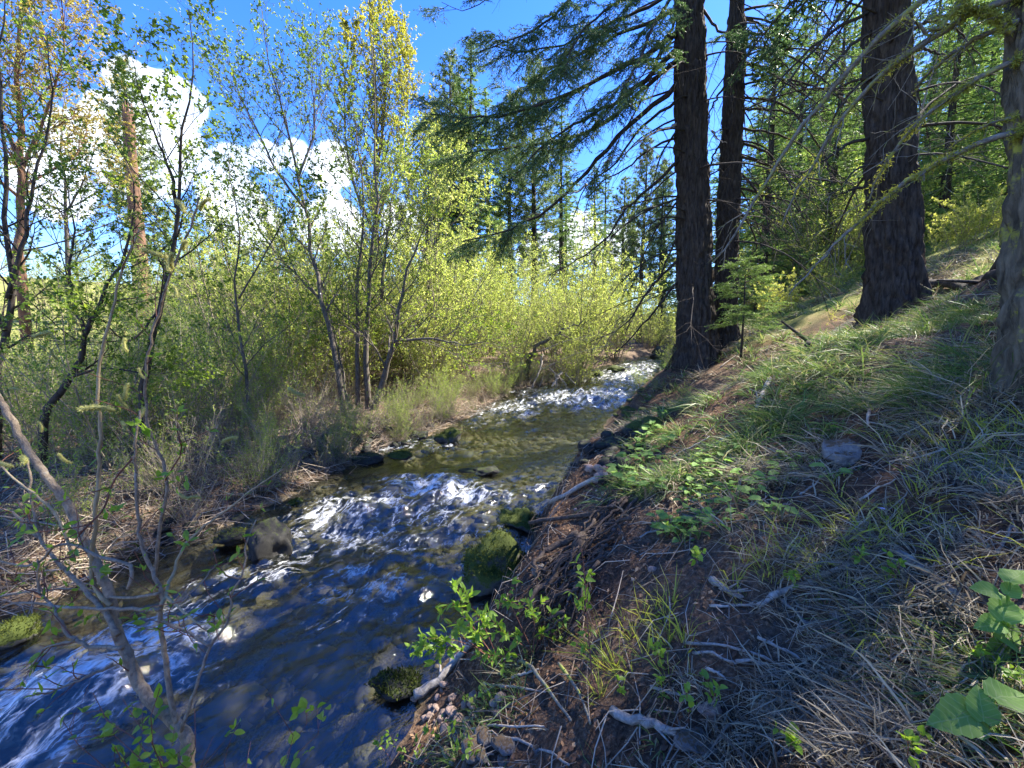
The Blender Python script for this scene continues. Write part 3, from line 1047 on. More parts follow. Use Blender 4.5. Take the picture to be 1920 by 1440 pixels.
def bark_tube(path, radii, seg, seed, amp=0.07, kx=5.0, kz=2.2, flare=0.0):
    """a thick trunk whose surface carries furrows and ridges"""
    pts = np.asarray(path, float)
    m = len(pts)
    th = np.arange(seg) * 2 * math.pi / seg
    dirs = np.stack([np.cos(th), np.sin(th), np.zeros(seg)], -1)
    q = np.stack([np.broadcast_to(np.cos(th) * kx, (m, seg)), np.broadcast_to(np.sin(th) * kx, (m, seg)), np.broadcast_to((pts[:, 2] * kz)[:, None], (m, seg))], -1)
    warp = vnoise(q * 0.7 + 5, seed + 3)[..., None] * 0.5
    rid = 1 - np.abs(fbm(q + warp, 3, seed)) * 2.0
    rid = np.clip(rid, -0.6, 1)
    plates = vnoise(q * np.array([2.2, 2.2, 2.6]), seed + 9)
    lob = vnoise(np.stack([q[..., 0] * 0.35, q[..., 1] * 0.35, q[..., 2] * 0.12], -1), seed + 20)
    R = np.asarray(radii)[:, None] * (1 + amp * (0.5 - rid) * 1.0 + amp * 0.6 * plates + 0.05 * lob)
    if flare:
        h = (pts[:, 2] - pts[0, 2])[:, None]
        R = R * (1 + flare * np.exp(-h / 0.45) * (0.8 + 0.55 * np.cos(th * 4 + seed) + 0.3 * np.cos(th * 7 + 1)))
    v = pts[:, None] + dirs * R[..., None]
    mb = MB()
    i = np.arange(m - 1)[:, None] * seg
    j = np.arange(seg)[None]
    k = (j + 1) % seg
    mb.add(v, np.stack([i + j, i + k, i + seg + k, i + seg + j], -1).reshape(-1, 4))
    return mb


def spray(mb_n, mb_w, path, rng, dens=170, nl=0.03, nw=0.0035, twigs=10, tl=0.35, droop=-0.25, levels=2):
    """a needle bearing fir branch end: side twigs in a flat fan, each set with needles"""
    def clothe(p):
        L = np.linalg.norm(np.diff(p, axis=0), axis=1).sum()
        n = max(4, int(L * dens))
        t = rng.uniform(0, 1, n) * (len(p) - 1)
        i = np.minimum(t.astype(int), len(p) - 2)
        f = (t - i)[:, None]
        d = unit(p[i + 1] - p[i])
        s = rng.normal(size=(n, 3)) * np.array([1, 1, 0.6])
        mb_n.needles(p[i] * (1 - f) + p[i + 1] * f, d * 0.75 + unit(s) * 0.8, nl * rng.uniform(0.7, 1.2, n), nw, rng)
    L = np.linalg.norm(path[-1] - path[0])
    for k in range(twigs):
        t = 0.15 + 0.85 * (k + rng.uniform()) / twigs
        p, d = at(path, min(t, 0.99))
        side = unit(np.cross(d, [0, 0, 1])) * (1 if k % 2 else -1)
        dd = unit(d * 0.75 + side * rng.uniform(0.5, 1.0) + np.array([0, 0, droop + rng.normal() * 0.15]))
        q = wander(p, dd, tl * (1.15 - 0.6 * t) * rng.uniform(0.6, 1.3), 4, 0.08, (0, 0, droop), rng)
        if mb_w is not None:
            mb_w.tube(q, np.linspace(0.004, 0.0015, 5), 3, False)
        clothe(q)
        if levels > 1:
            for j in range(4):
                p2, d2 = at(q, 0.2 + 0.75 * (j + rng.uniform()) / 4)
                s2 = unit(np.cross(d2, [0, 0, 1])) * (1 if j % 2 else -1)
                q2 = wander(p2, unit(d2 * 0.8 + s2 * 0.8 + np.array([0, 0, droop])), tl * 0.4 * rng.uniform(0.5, 1.3), 3, 0.08, (0, 0, droop), rng)
                clothe(q2)
    clothe(path[len(path) // 2:])


def far_conifer(seed, H=20.0, base=0.12, R=3.0, whorls=42, per=5, kind='fir', tuft=11, nl=0.34, nw=0.05):
    """trunk and needle crown of a whole conifer; returns two mesh builders"""
    rng = np.random.default_rng(seed)
    tr, cr = MB(), MB()
    path = np.stack([0.15 * np.sin(np.linspace(0, 4, 14) + seed), 0.15 * np.cos(np.linspace(0, 3, 14) + seed), np.linspace(-0.3, H, 14)], -1)
    tr.tube(path, H * 0.016 * np.linspace(1, 0.06, 14) + 0.01, 9)
    for k in range(whorls):
        t = base + (1 - base) * (k + rng.uniform(0, 0.8)) / whorls
        shape = (1 - t) ** 0.8 if kind == 'fir' else (1 - t) ** 0.5 * (0.55 + 0.45 * sstep(base, base + 0.3, t))
        az = rng.uniform(0, 6.28)
        for j in range(per):
            az += 2 * math.pi / per + rng.normal() * 0.25
            L = R * (shape + 0.05) * rng.uniform(0.55, 1.2)
            p, _ = at(path, t)
            d = np.array([math.cos(az), math.sin(az), (0.05 if kind == 'fir' else 0.35) + 0.5 * (t - 0.5)])
            b = wander(p, d, L, 5, 0.07, (0, 0, -0.35 if kind == 'fir' else 0.25), rng)
            tr.tube(b, np.linspace(0.012 + 0.012 * L, 0.006, 6), 3, False)
            n = max(3, int(tuft * L / R * 1.6))
            lo = 0.25 if kind == 'fir' else 0.5
            u = rng.uniform(lo, 1, n) * 5
            i = np.minimum(u.astype(int), 4)
            f = (u - i)[:, None]
            q = b[i] * (1 - f) + b[i + 1] * f + rng.normal(size=(n, 3)) * np.array([0.16, 0.16, 0.07]) * L * 0.5
            m = 11 if kind == 'fir' else 8
            qq = np.repeat(q, m, 0)
            dd = unit(b[-1] - b[0])
            if kind == 'fir':
                nd_ = dd * 0.6 + rng.normal(size=(n * m, 3)) * np.array([0.8, 0.8, 0.35]) + [0, 0, -0.2]
            else:
                nd_ = dd * 0.3 + rng.normal(size=(n * m, 3)) * 0.8 + [0, 0, 0.25]
            cr.needles(qq, nd_, nl * rng.uniform(0.5, 1.2, n * m), nw, rng)
    top = np.repeat(path[-1:], 40, 0) - np.array([0, 0, 1]) * rng.uniform(0, 1.5, 40)[:, None]
    cr.needles(top, rng.normal(size=(40, 3)) * 0.6 + [0, 0, 0.6], nl, nw, rng)
    return tr, cr


# ------------------------------------------------------------------ the tall firs of the right bank
def trunk_path(rows, d0, lean=0.0, top=26.0, n=260, y_is=None):
    """centre line and radii from rows of (py, left px, right px); the trunk keeps the forward distance d0"""
    pts, rad = [], []
    for (py, xl, xr) in rows:
        a, b = P(xl, py, d0), P(xr, py, d0)
        pts.append((a + b) / 2)
        rad.append(np.linalg.norm(b - a) / 2 * math.cos(math.atan((0.5 * (xl + xr) - 960) / FPX)))
    pts, rad = np.array(pts), np.array(rad)
    return pts, rad


def fir(label, base_px, rows, lean_top, top, seed, mat='bark_fir', seg=100, crown_from=9.0, crown_R=3.2, deep=1.0, lush=1.0):
    g = G(*base_px)
    d0 = g[1]
    pts, rad = trunk_path(rows, d0)
    zb = g[2] - 0.35
    o = np.argsort(pts[:, 2])
    pts, rad = pts[o], rad[o]
    # down into the soil and up to the top of the tree
    dirv = (pts[-1] - pts[0]) / (pts[-1, 2] - pts[0, 2])
    lo = pts[0] + dirv * (zb - pts[0, 2])
    lo[:2] = pts[0, :2]
    hi = pts[-1] + np.array([dirv[0] * 0.4, dirv[1] * 0.4, 1]) * (top - pts[-1, 2])
    zz = np.concatenate([[zb], pts[:, 2], [top]])
    xs = np.concatenate([[lo[0]], pts[:, 0], [hi[0]]])
    rr = np.concatenate([[rad[0] * 1.05], rad, [0.04]])
    z = np.concatenate([np.linspace(zb, min(12.0, top), 260), np.linspace(12.05, top, 12)])
    path = np.stack([np.interp(z, zz, xs), np.full_like(z, d0), z], -1)
    k = np.ones(25) / 25
    path[:, 0] = np.convolve(np.pad(path[:, 0], 12, mode='edge'), k, 'valid')
    R = np.convolve(np.pad(np.interp(z, zz, rr), 12, mode='edge'), k, 'valid')
    root = thing('fir_tree', label, 'tree', (path[0, 0], d0, g[2]))
    off = np.array([path[0, 0], d0, g[2]])
    rm = float(rad.mean())
    mb = bark_tube(path - off, R, seg, seed, 0.17 * deep, 7.0, 0.62 / max(rm, 0.2), 0.55)
    mb.build('trunk', M[mat], root)
    # living crown high above
    rng = np.random.default_rng(seed)
    cr, wd = MB(), MB()
    for k in range(int((top - crown_from) * 3.0 * lush)):
        zc = crown_from + (top - crown_from) * rng.uniform() ** 1.05
        t = (zc - crown_from) / (top - crown_from)
        px_ = np.interp(zc, z, path[:, 0])
        az = rng.uniform(0, 6.28)
        L = crown_R * (1 - 0.85 * t) * rng.uniform(0.6, 1.15)
        b = wander((px_ - off[0], 0, zc - off[2]), (math.cos(az), math.sin(az), 0.05), L, 6, 0.06, (0, 0, -0.5), rng)
        wd.tube(b, np.linspace(0.035, 0.008, 7), 4, False)
        n = int(12 * L)
        u = rng.uniform(0.25, 1, n) * 6
        i = np.minimum(u.astype(int), 5)
        f = (u - i)[:, None]
        q = b[i] * (1 - f) + b[i + 1] * f + rng.normal(size=(n, 3)) * np.array([0.3, 0.3, 0.12])
        q = np.repeat(q, 12, 0)
        cr.needles(q, rng.normal(size=(len(q), 3)) * np.array([1, 1, 0.4]) + [0, 0, -0.25], 0.3 * rng.uniform(0.5, 1.2, len(q)), 0.045, rng)
    wd.build('crown_branches', M['bark_dead'], root, kind='stuff')
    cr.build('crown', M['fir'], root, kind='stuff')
    return root, off, d0


def px_path(pts, d0, d1, n=18):
    m = len(pts)
    return smooth_path([P(x, y, d0 + (d1 - d0) * i / (m - 1)) for i, (x, y) in enumerate(pts)], n)


def limb(root, off, pts, d0, d1, r0, mat='bark_dead', foliage=None, twigs=8, seed=0, lichen=0, r1=0.2, tw_len=0.7, f_from=0.45, dens=1.0, name='dead_branch', fmat='fir'):
    rng = np.random.default_rng(seed)
    p = px_path(pts, d0, d1) - off
    p[1:-1] += rng.normal(size=(len(p) - 2, 3)) * r0 * 0.35
    mb = MB()
    m = len(p)
    mb.tube(p, r0 * np.linspace(1, r1, m), 7)
    for k in range(twigs):
        t = rng.uniform(0.2, 1.0)
        q, d = at(p, min(t, 0.99))
        dd = unit(d * 0.8 + rng.normal(size=3) * 0.55 + np.array([0, 0, -0.25]))
        L = tw_len * rng.uniform(0.3, 1.2)
        tpath = wander(q, dd, L, 5, 0.12, (0, 0, -0.5), rng)
        mb.tube(tpath, max(0.0035, r0 * 0.22) * np.linspace(1, 0.35, 6), 4, False)
        for j in range(3):
            q2, d2 = at(tpath, rng.uniform(0.2, 0.95))
            mb.tube(wander(q2, unit(d2 + rng.normal(size=3) * 0.6), L * 0.4, 3, 0.15, (0, 0, -0.3), rng), np.array([.003, .0025, .002, .0012]) * max(1, r0 * 25), 3, False)
    o = mb.build(name, M[mat], root)
    if lichen:
        lb = MB()
        n = lichen * 2
        t = np.clip(rng.normal(0.3, 0.3, n), 0, 0.98)
        clump = vnoise(np.stack([t * 14, t * 0, t * 0], -1), seed) > -0.1
        t = t[clump] * (m - 1)
        i = t.astype(int)
        f = (t - i)[:, None]
        pos = p[i] * (1 - f) + p[i + 1] * f + rng.normal(size=(len(t), 3)) * r0 * 0.9
        lb.needles(pos, rng.normal(size=(len(t), 3)) + [0, 0, -0.3], 0.03 * rng.uniform(0.3, 1.2, len(t)), 0.008, rng)
        lb.build('lichen', M['lichen'], o, kind='stuff')
    if foliage:
        nb = MB()
        wb = MB()
        L = np.linalg.norm(p[-1] - p[0])
        n = int(foliage * dens * 1.35)
        for k in range(n):
            t = f_from + (1 - f_from) * (k + rng.uniform()) / n
            q, d = at(p, min(t, 0.99))
            side = unit(np.cross(d, [0, 0, 1])) * (1 if k % 2 else -1)
            dd = unit(d * 0.7 + side * rng.uniform(0.2, 1.1) + np.array([0, 0, rng.normal() * 0.35 - 0.2]))
            b = wander(q, dd, rng.uniform(0.5, 1.2), 6, 0.08, (0, 0, -0.2), rng)
            wb.tube(b, np.linspace(0.008, 0.003, 7), 3, False)
            spray(nb, wb, b, rng, dens=110, nl=0.046, nw=0.013, twigs=12, tl=0.44, droop=-0.14)
        wb.build('twig', M['bark_dead'], o)
        nb.build('needles', M[fmat], o, kind='stuff')
    return o


T1, o1, d1 = fir('tall fir with long dead boughs sweeping over the creek, standing at the water bend', (1303, 688),
                 [(690, 1268, 1348), (660, 1272, 1343), (600, 1274, 1338), (500, 1272, 1332), (300, 1269, 1324), (100, 1267, 1321), (0, 1268, 1318)], 0, 27, 1, crown_from=12.5, lush=0.55)
T2, o2, d2 = fir('leaning fir trunk standing just behind the fir at the water bend', (1360, 642),
                 [(645, 1338, 1380), (600, 1340, 1379), (400, 1345, 1384), (200, 1357, 1393), (0, 1367, 1400)], 0, 30, 2, crown_from=16.5)
T3, o3, d3 = fir('thick dark fir trunk with flared roots on the grassy slope', (1680, 602),
                 [(605, 1627, 1738), (560, 1626, 1732), (500, 1627, 1727), (400, 1625, 1718), (200, 1625, 1710), (0, 1620, 1700)], 0, 28, 3, crown_from=10.2, crown_R=4.4, lush=1.7)
T4, o4, d4 = fir('lichen spotted fir trunk with drooping mossy boughs on the upper slope', (1905, 755),
                 [(760, 1878, 2070), (600, 1884, 2055), (300, 1890, 2045), (0, 1886, 2030)], 0, 24, 4, 'bark_mossy', crown_from=9.5)

# long dead and living boughs of the fir at the bend, reaching out over the creek
a = d1
for i, (pts, dd, r, fo, ff) in enumerate([
    ([(1275, 85), (1187, 168), (1133, 207), (1090, 223), (1030, 262), (990, 300)], -1.5, 0.075, 16, 0.3),
    ([(1270, 155), (1207, 213), (1153, 260), (1107, 317), (1070, 353), (1040, 383), (997, 410), (940, 433), (868, 452)], -0.8, 0.075, 9, 0.72),
    ([(1270, 187), (1190, 253), (1150, 310), (1103, 347), (1080, 393), (1063, 440)], 0.6, 0.045, 0, 0),
    ([(1272, 257), (1213, 283), (1173, 317), (1137, 337), (1107, 367), (1093, 443)], 0.8, 0.035, 0, 0),
    ([(1274, 300), (1223, 347), (1170, 397), (1140, 443), (1100, 477), (1030, 515)], -0.4, 0.05, 0, 0),
    ([(1274, 373), (1223, 443), (1200, 500), (1190, 560)], 0.5, 0.03, 0, 0),
    ([(1274, 485), (1213, 547), (1187, 590), (1153, 620), (1105, 642)], -0.5, 0.04, 0, 0),
    ([(1276, 520), (1207, 607), (1160, 657), (1112, 684)], 0.2, 0.04, 0, 0),
    ([(1274, 430), (1235, 520), (1200, 570), (1165, 640)], -0.6, 0.03, 0, 0),
    ([(1280, -120), (1120, -35), (1067, 0), (1030, 35), (990, 65), (950, 78), (900, 96)], -1.0, 0.06, 15, 0.35),
    ([(1275, -20), (1180, 30), (1107, 57), (1053, 87), (1007, 92), (960, 98), (928, 86)], -0.6, 0.05, 13, 0.3),
    ([(1272, 60), (1180, 118), (1080, 170), (1000, 200), (900, 222), (805, 214)], -1.2, 0.075, 26, 0.4),
    ([(1272, 20), (1170, 60), (1080, 105), (1010, 145), (960, 180)], 0.9, 0.06, 20, 0.2),
    ([(1272, 110), (1200, 170), (1130, 235), (1060, 260), (990, 270), (900, 285), (840, 300)], 1.2, 0.06, 22, 0.4),
    ([(1272, -60), (1190, -10), (1120, 30), (1080, 80), (1060, 130)], -2.2, 0.05, 16, 0.15),
    ([(1275, -30), (1230, 40), (1200, 110), (1165, 170)], -2.8, 0.05, 16, 0.15),
    ([(1100, -140), (960, -40), (900, 8), (865, 20), (828, 4)], -0.5, 0.03, 2, 0.7),
    ([(1320, 20), (1360, 60), (1400, 40), (1440, 90)], -1.8, 0.04, 8, 0.3),
    ([(1275, 235), (1240, 290), (1225, 345), (1200, 420)], -0.8, 0.03, 0, 0),
    ([(1275, 20), (1240, 90), (1215, 160), (1160, 260), (1090, 330)], -1.6, 0.04, 5, 0.6),
]):
    limb(T1, o1, pts, a, a + dd, r, foliage=fo, f_from=ff, seed=200 + i, twigs=9 if not fo else 7, tw_len=0.9, name='bough' if fo else 'dead_branch')
limb(T1, o1, [(1335, 245), (1347, 262), (1363, 268)], a, a - 0.5, 0.03, 'stick', twigs=0, seed=260)
limb(T1, o1, [(1272, 232), (1225, 250), (1190, 268)], a, a - 0.4, 0.05, 'drift', twigs=2, seed=261, tw_len=0.3)
limb(T1, o1, [(1100, 345), (1085, 358), (1040, 366)], a - 0.45, a - 0.6, 0.03, 'drift', twigs=0, seed=262)
# arching dead branches of the leaning fir
for i, pts in enumerate([
    [(1393, 63), (1460, 67), (1513, 87), (1557, 100), (1600, 140)], [(1393, 87), (1440, 90), (1487, 110), (1540, 143), (1585, 190)],
    [(1390, 113), (1440, 133), (1487, 163), (1533, 193), (1578, 222)], [(1390, 140), (1450, 145), (1500, 160), (1560, 175)],
    [(1388, 183), (1437, 187), (1480, 203), (1513, 240), (1540, 283), (1563, 320), (1617, 360)], [(1386, 205), (1430, 205), (1490, 213), (1560, 207)],
    [(1386, 240), (1440, 247), (1487, 263), (1520, 287), (1560, 330)], [(1383, 267), (1430, 280), (1457, 307), (1477, 340), (1497, 387), (1525, 440)],
    [(1383, 290), (1440, 310), (1500, 330), (1560, 340), (1620, 342)], [(1382, 350), (1430, 365), (1480, 380), (1530, 420)],
    [(1392, 20), (1450, 10), (1510, 30), (1570, 70)], [(1395, -10), (1470, -15), (1540, 20), (1590, 90)],
    [(1360, 160), (1335, 200), (1325, 250)], [(1355, 260), (1335, 300), (1328, 340)], [(1395, 35), (1430, 50), (1450, 90), (1460, 140)],
    [(1384, 320), (1420, 360), (1440, 420), (1450, 470)], [(1382, 390), (1410, 430), (1420, 480), (1417, 520)],
]):
    limb(T2, o2, pts, d2, d2 + (-0.8 if i % 2 else 1.0), 0.04, seed=300 + i, twigs=13, tw_len=1.2)
# boughs of the thick fir on the slope
for i, (pts, dd) in enumerate([
    ([(1632, 20), (1560, 60), (1500, 110), (1450, 170), (1420, 260)], -0.6), ([(1632, 60), (1590, 90), (1530, 160), (1480, 220)], -1.0),
    ([(1630, 140), (1590, 180), (1560, 230), (1545, 300)], 0.5), ([(1628, 260), (1590, 270), (1560, 290), (1480, 340)], -0.5),
    ([(1632, -40), (1590, 10), (1540, 77), (1493, 133), (1447, 200), (1440, 260)], -1.2), ([(1700, 60), (1750, 40), (1800, 60), (1840, 110)], 0.6),
    ([(1712, 230), (1750, 190), (1810, 150), (1870, 140)], 0.8), ([(1628, 350), (1600, 355), (1560, 370)], -0.3), ([(1705, 90), (1745, 95), (1790, 110)], -0.3),
]):
    limb(T3, o3, pts, d3, d3 + dd, 0.035, seed=340 + i, twigs=8, tw_len=0.8)
# near mossy boughs hanging from the fir at the right edge
for i, (pts, de, r, li) in enumerate([
    ([(1900, -150), (1850, -105), (1727, 0), (1673, 47), (1627, 90), (1580, 147), (1513, 227), (1467, 290), (1420, 370), (1363, 457), (1338, 490)], 4.4, 0.028, 500),
    ([(1910, -10), (1800, 37), (1703, 100), (1647, 143), (1590, 207), (1543, 277), (1500, 347), (1466, 425)], 4.0, 0.024, 1200),
    ([(1910, 112), (1833, 147), (1780, 183), (1733, 220), (1690, 263), (1653, 320), (1628, 380)], 3.6, 0.02, 1300),
    ([(1910, 248), (1827, 273), (1780, 297), (1717, 327), (1673, 360), (1613, 413), (1543, 482), (1480, 552)], 3.8, 0.022, 1600),
    ([(1910, 40), (1813, 83), (1747, 133), (1708, 178)], 3.7, 0.02, 300),
    ([(1900, -120), (1840, -60), (1790, 20), (1740, 60), (1700, 30)], 3.0, 0.025, 1500),
    ([(1900, 220), (1850, 235), (1800, 262), (1760, 300)], 4.2, 0.012, 200),
    ([(1900, 60), (1860, 30), (1800, 20), (1745, 35)], 3.1, 0.02, 1500),
]):
    limb(T4, o4, pts, d4, de, r, 'bark_lichen', seed=380 + i, twigs=7, tw_len=0.5, lichen=li, name='mossy_bough', r1=0.3)

def auto_limbs(root, off, n, zlo, zhi, Lmax, seed, side=None, r=0.03):
    """dead lower limbs standing out all round a trunk: a little up, then drooping"""
    rng = np.random.default_rng(seed)
    bt = next(c for c in root.children if c.name.startswith('trunk')).data
    co = np.empty(len(bt.vertices) * 3, np.float32)
    bt.vertices.foreach_get('co', co)
    co = co.reshape(-1, 3)
    for k in range(n):
        z = rng.uniform(zlo, zhi) - off[2]
        ring = co[np.abs(co[:, 2] - z) < 0.08]
        c = ring.mean(0)
        az = rng.uniform(0, 6.28) if side is None else rng.normal(side, 0.8)
        L = Lmax * rng.uniform(0.4, 1.0)
        p = wander((c[0], c[1], z), (math.cos(az), math.sin(az), rng.uniform(-0.1, 0.25)), L, 12, 0.05, (0, 0, -1.1), rng)
        mb = MB()
        rr = r * rng.uniform(0.6, 1.2)
        mb.tube(p, rr * np.linspace(1, 0.2, 13), 5)
        for j in range(9):
            q, d = at(p, rng.uniform(0.25, 0.98))
            t = wander(q, unit(d * 0.7 + rng.normal(size=3) * 0.55), L * 0.3 * rng.uniform(0.3, 1.2), 5, 0.12, (0, 0, -0.6), rng)
            mb.tube(t, max(0.004, rr * 0.25) * np.linspace(1, 0.4, 6), 3, False)
            for i in range(2):
                q2, d2_ = at(t, rng.uniform(0.2, 0.9))
                mb.tube(wander(q2, unit(d2_ + rng.normal(size=3) * 0.6), L * 0.1, 3, 0.15, (0, 0, -0.3), rng), 0.0035 * np.array([1, .8, .6, .4]), 3, False)
        mb.build('dead_branch', M['bark_dead'], root)


auto_limbs(T1, o1, 28, 4.0, 12.5, 5.0, 901, math.pi)
auto_limbs(T1, o1, 8, 5.0, 12.5, 3.0, 902)
auto_limbs(T2, o2, 34, 5.0, 16, 5.0, 903, 0.0)
auto_limbs(T2, o2, 8, 6.0, 16, 3.5, 904)
auto_limbs(T3, o3, 26, 5.2, 12, 4.2, 905)
auto_limbs(T4, o4, 6, 5.0, 8, 2.2, 906, 2.4, 0.012)

q = P(1718, 445, d3 + 0.8)
t = thing('dead_sapling', 'thin grey lichen covered dead sapling standing beside the thick slope fir', 'tree', on(q[0], q[1]))
off = np.array(t.location)
mb = MB()
mb.tube(np.vstack([[0, 0, -0.1], px_path([(1715, 470), (1716, 367), (1720, 267), (1733, 187), (1757, 110), (1770, 60)], q[1], q[1], 16) - off]), np.linspace(0.03, 0.01, 17), 8)
mb.build('trunk', M['stick'], t)

# ------------------------------------------------------------------ broadleaved trees of the left bank
def leafy_tree(name, label, stems, d0, leafmat, barkmat, seed, lsize, cat='tree', lwid=0.6, base=None, **kw):
    """stems: lists of picture positions, each with its own base and tip radius and distances"""
    lf = Leafy(seed)
    b = base if base is not None else px_path(stems[0][0][:2], d0, d0, 2)[0]
    g = on(b[0], b[1])
    for st in stems:
        pts, r0, r1 = st[:3]
        da, db = (st[3], st[4]) if len(st) > 4 else (d0, d0)
        k2 = dict(kw)
        if len(st) > 5:
            k2.update(st[5])
        p = px_path(pts, da, db, 16)
        if st is stems[0] or (len(st) > 6 and st[6]):
            p = np.vstack([[p[0, 0], p[0, 1], float(height(p[0, 0], p[0, 1])) - 0.1], p[1:]])
        p[2:-1] += lf.rng.normal(size=(len(p) - 3, 3)) * r0 * 0.35
        lf.stem(p - g, r0, r1, **k2)
    t = thing(name, label, cat, g)
    lf.w.build('trunk', M[barkmat], t, kind='stuff')
    lf.leafmesh(lsize, lwid).build('crown', M[leafmat], t, kind='stuff')
    return t


leafy_tree('alder_tree', 'slim dark alder forking against the cloud, twigs bare below and leafy above',
           [([(258, 770), (285, 640), (305, 560), (328, 430), (342, 330), (348, 230), (360, 130), (352, 15)], 0.055, 0.004, 6.3, 6.0),
            ([(331, 390), (318, 320), (290, 250), (268, 190), (248, 110)], 0.028, 0.003, 6.2, 5.6),
            ([(300, 580), (240, 640), (190, 600), (150, 560)], 0.02, 0.003, 6.3, 5.2)],
           6.3, 'leaf_alder', 'bark_dark', 11, 0.05, n1=22, L1=1.2, t0=0.3, n2=6, n3=2, leaf=5.2, spread=0.7)
leafy_tree('alder_tree', 'tall open alder with a fine twiggy crown left of the yellow cottonwood',
           [([(645, 745), (612, 600), (585, 470), (566, 370), (548, 270), (522, 180), (497, 70), (490, 12)], 0.085, 0.006, 11, 11),
            ([(570, 390), (520, 320), (480, 240), (440, 150), (425, 90)], 0.04, 0.005, 11, 10.4),
            ([(560, 330), (590, 240), (585, 150), (590, 90)], 0.035, 0.004, 11, 11.5),
            ([(600, 560), (540, 500), (480, 420), (440, 330)], 0.04, 0.005, 11, 10.4)],
           11, 'leaf_alder', 'bark_alder', 12, 0.052, n1=26, L1=2.1, t0=0.22, n2=8, n3=2, leaf=8, spread=0.65, thin=1.6)
leafy_tree('alder_tree', 'clump of grey alder trunks rising from the undercut left bank',
           [([(672, 770), (668, 640), (672, 500), (680, 400), (672, 280), (660, 190)], 0.085, 0.008),
            ([(690, 770), (688, 620), (700, 450), (707, 330), (704, 200), (698, 90)], 0.10, 0.008, 12.3, 12.3, {}, True),
            ([(700, 775), (728, 680), (745, 610), (752, 560), (775, 470), (810, 400)], 0.115, 0.008, 12.1, 11.5, {}, True),
            ([(738, 640), (800, 635), (880, 645), (935, 635)], 0.05, 0.006, 11.9, 11.0),
            ([(726, 690), (690, 640), (640, 610), (590, 600)], 0.035, 0.005, 12.0, 11.0),
            ([(715, 560), (722, 480), (735, 380), (760, 300)], 0.06, 0.006, 12.6, 13),
            ([(655, 770), (630, 640), (600, 520), (560, 430)], 0.05, 0.006, 12.2, 12.2, {}, True)],
           12.3, 'leaf_alder', 'bark_alder', 13, 0.052, n1=20, L1=2.1, t0=0.22, n2=7, n3=2, leaf=8, spread=0.8, thin=1.6)
leafy_tree('alder_tree', 'shaded alder with small dark leaves at the left end of the thicket',
           [([(-10, 860), (8, 640), (18, 470), (10, 300), (0, 120), (10, -30)], 0.07, 0.006),
            ([(15, 560), (48, 430), (75, 300), (95, 180), (88, 60)], 0.04, 0.005),
            ([(10, 620), (-60, 480), (-90, 300), (-80, 120)], 0.04, 0.005)],
           6.8, 'leaf_alder', 'bark_dark', 14, 0.048, n1=24, L1=1.5, t0=0.15, n2=7, n3=2, leaf=5.5, spread=0.8)
leafy_tree('alder_tree', 'bent dark alder trunk slanting through the shaded thicket',
           [([(70, 830), (88, 780), (133, 707), (160, 623), (193, 553), (233, 480), (250, 380), (235, 300)], 0.06, 0.005),
            ([(133, 707), (200, 690), (290, 702), (330, 695)], 0.02, 0.003),
            ([(160, 623), (130, 520), (140, 420), (120, 330)], 0.03, 0.004)],
           6.0, 'leaf_alder', 'bark_dark', 15, 0.046, n1=20, L1=1.3, t0=0.25, n2=7, n3=2, leaf=5.5, spread=0.8)
leafy_tree('alder_tree', 'thin alder sapling with mottled leaves between the dark alder and the open alder',
           [([(470, 800), (455, 660), (440, 540), (450, 430), (430, 330), (425, 260)], 0.04, 0.004),
            ([(448, 560), (500, 470), (540, 400), (600, 330)], 0.02, 0.003)],
           8.2, 'leaf_alder', 'bark_alder', 16, 0.055, n1=22, L1=1.5, t0=0.15, n2=7, n3=2, leaf=5.5, spread=0.8)
leafy_tree('cottonwood_tree', 'tall columnar yellow-green cottonwood rising behind the alder clump',
           [([(712, 640), (708, 450), (704, 300), (700, 150), (694, 0), (690, -90)], 0.22, 0.01),
            ([(706, 420), (745, 300), (765, 180), (750, 60)], 0.08, 0.01, 21, 22),
            ([(706, 450), (660, 330), (645, 200), (660, 60)], 0.08, 0.01, 21, 20),
            ([(705, 350), (720, 220), (722, 90), (715, -30)], 0.08, 0.01, 21, 23)],
           21, 'leaf_cotton', 'bark_alder', 17, 0.08, n1=40, L1=2.6, t0=0.15, n2=9, n3=2, leaf=14, spread=0.55, trop=0.8, thin=2.5)
leafy_tree('cottonwood_tree', 'gold-brown leafing cottonwood at the far left against the sky',
           [([(40, 560), (38, 400), (36, 250), (34, 100), (45, -40), (50, -150)], 0.17, 0.01),
            ([(37, 330), (90, 200), (120, 80), (110, -40)], 0.07, 0.01),
            ([(37, 300), (-20, 180), (-60, 60), (-60, -80)], 0.07, 0.01)],
           15, 'leaf_gold', 'bark_pine', 18, 0.085, n1=36, L1=2.8, t0=0.25, n2=9, n3=2, leaf=8, spread=0.8, trop=0.2, thin=2.0)
leafy_tree('cottonwood_tree', 'low gold-brown cottonwood crown beside the orange pine snag',
           [([(128, 560), (125, 420), (120, 330), (118, 250), (122, 180)], 0.12, 0.01),
            ([(124, 400), (165, 320), (185, 250)], 0.05, 0.01)],
           19, 'leaf_gold', 'bark_alder', 19, 0.09, n1=26, L1=2.6, t0=0.3, n2=9, n3=2, leaf=7, spread=0.9, trop=0.2, thin=2.0)
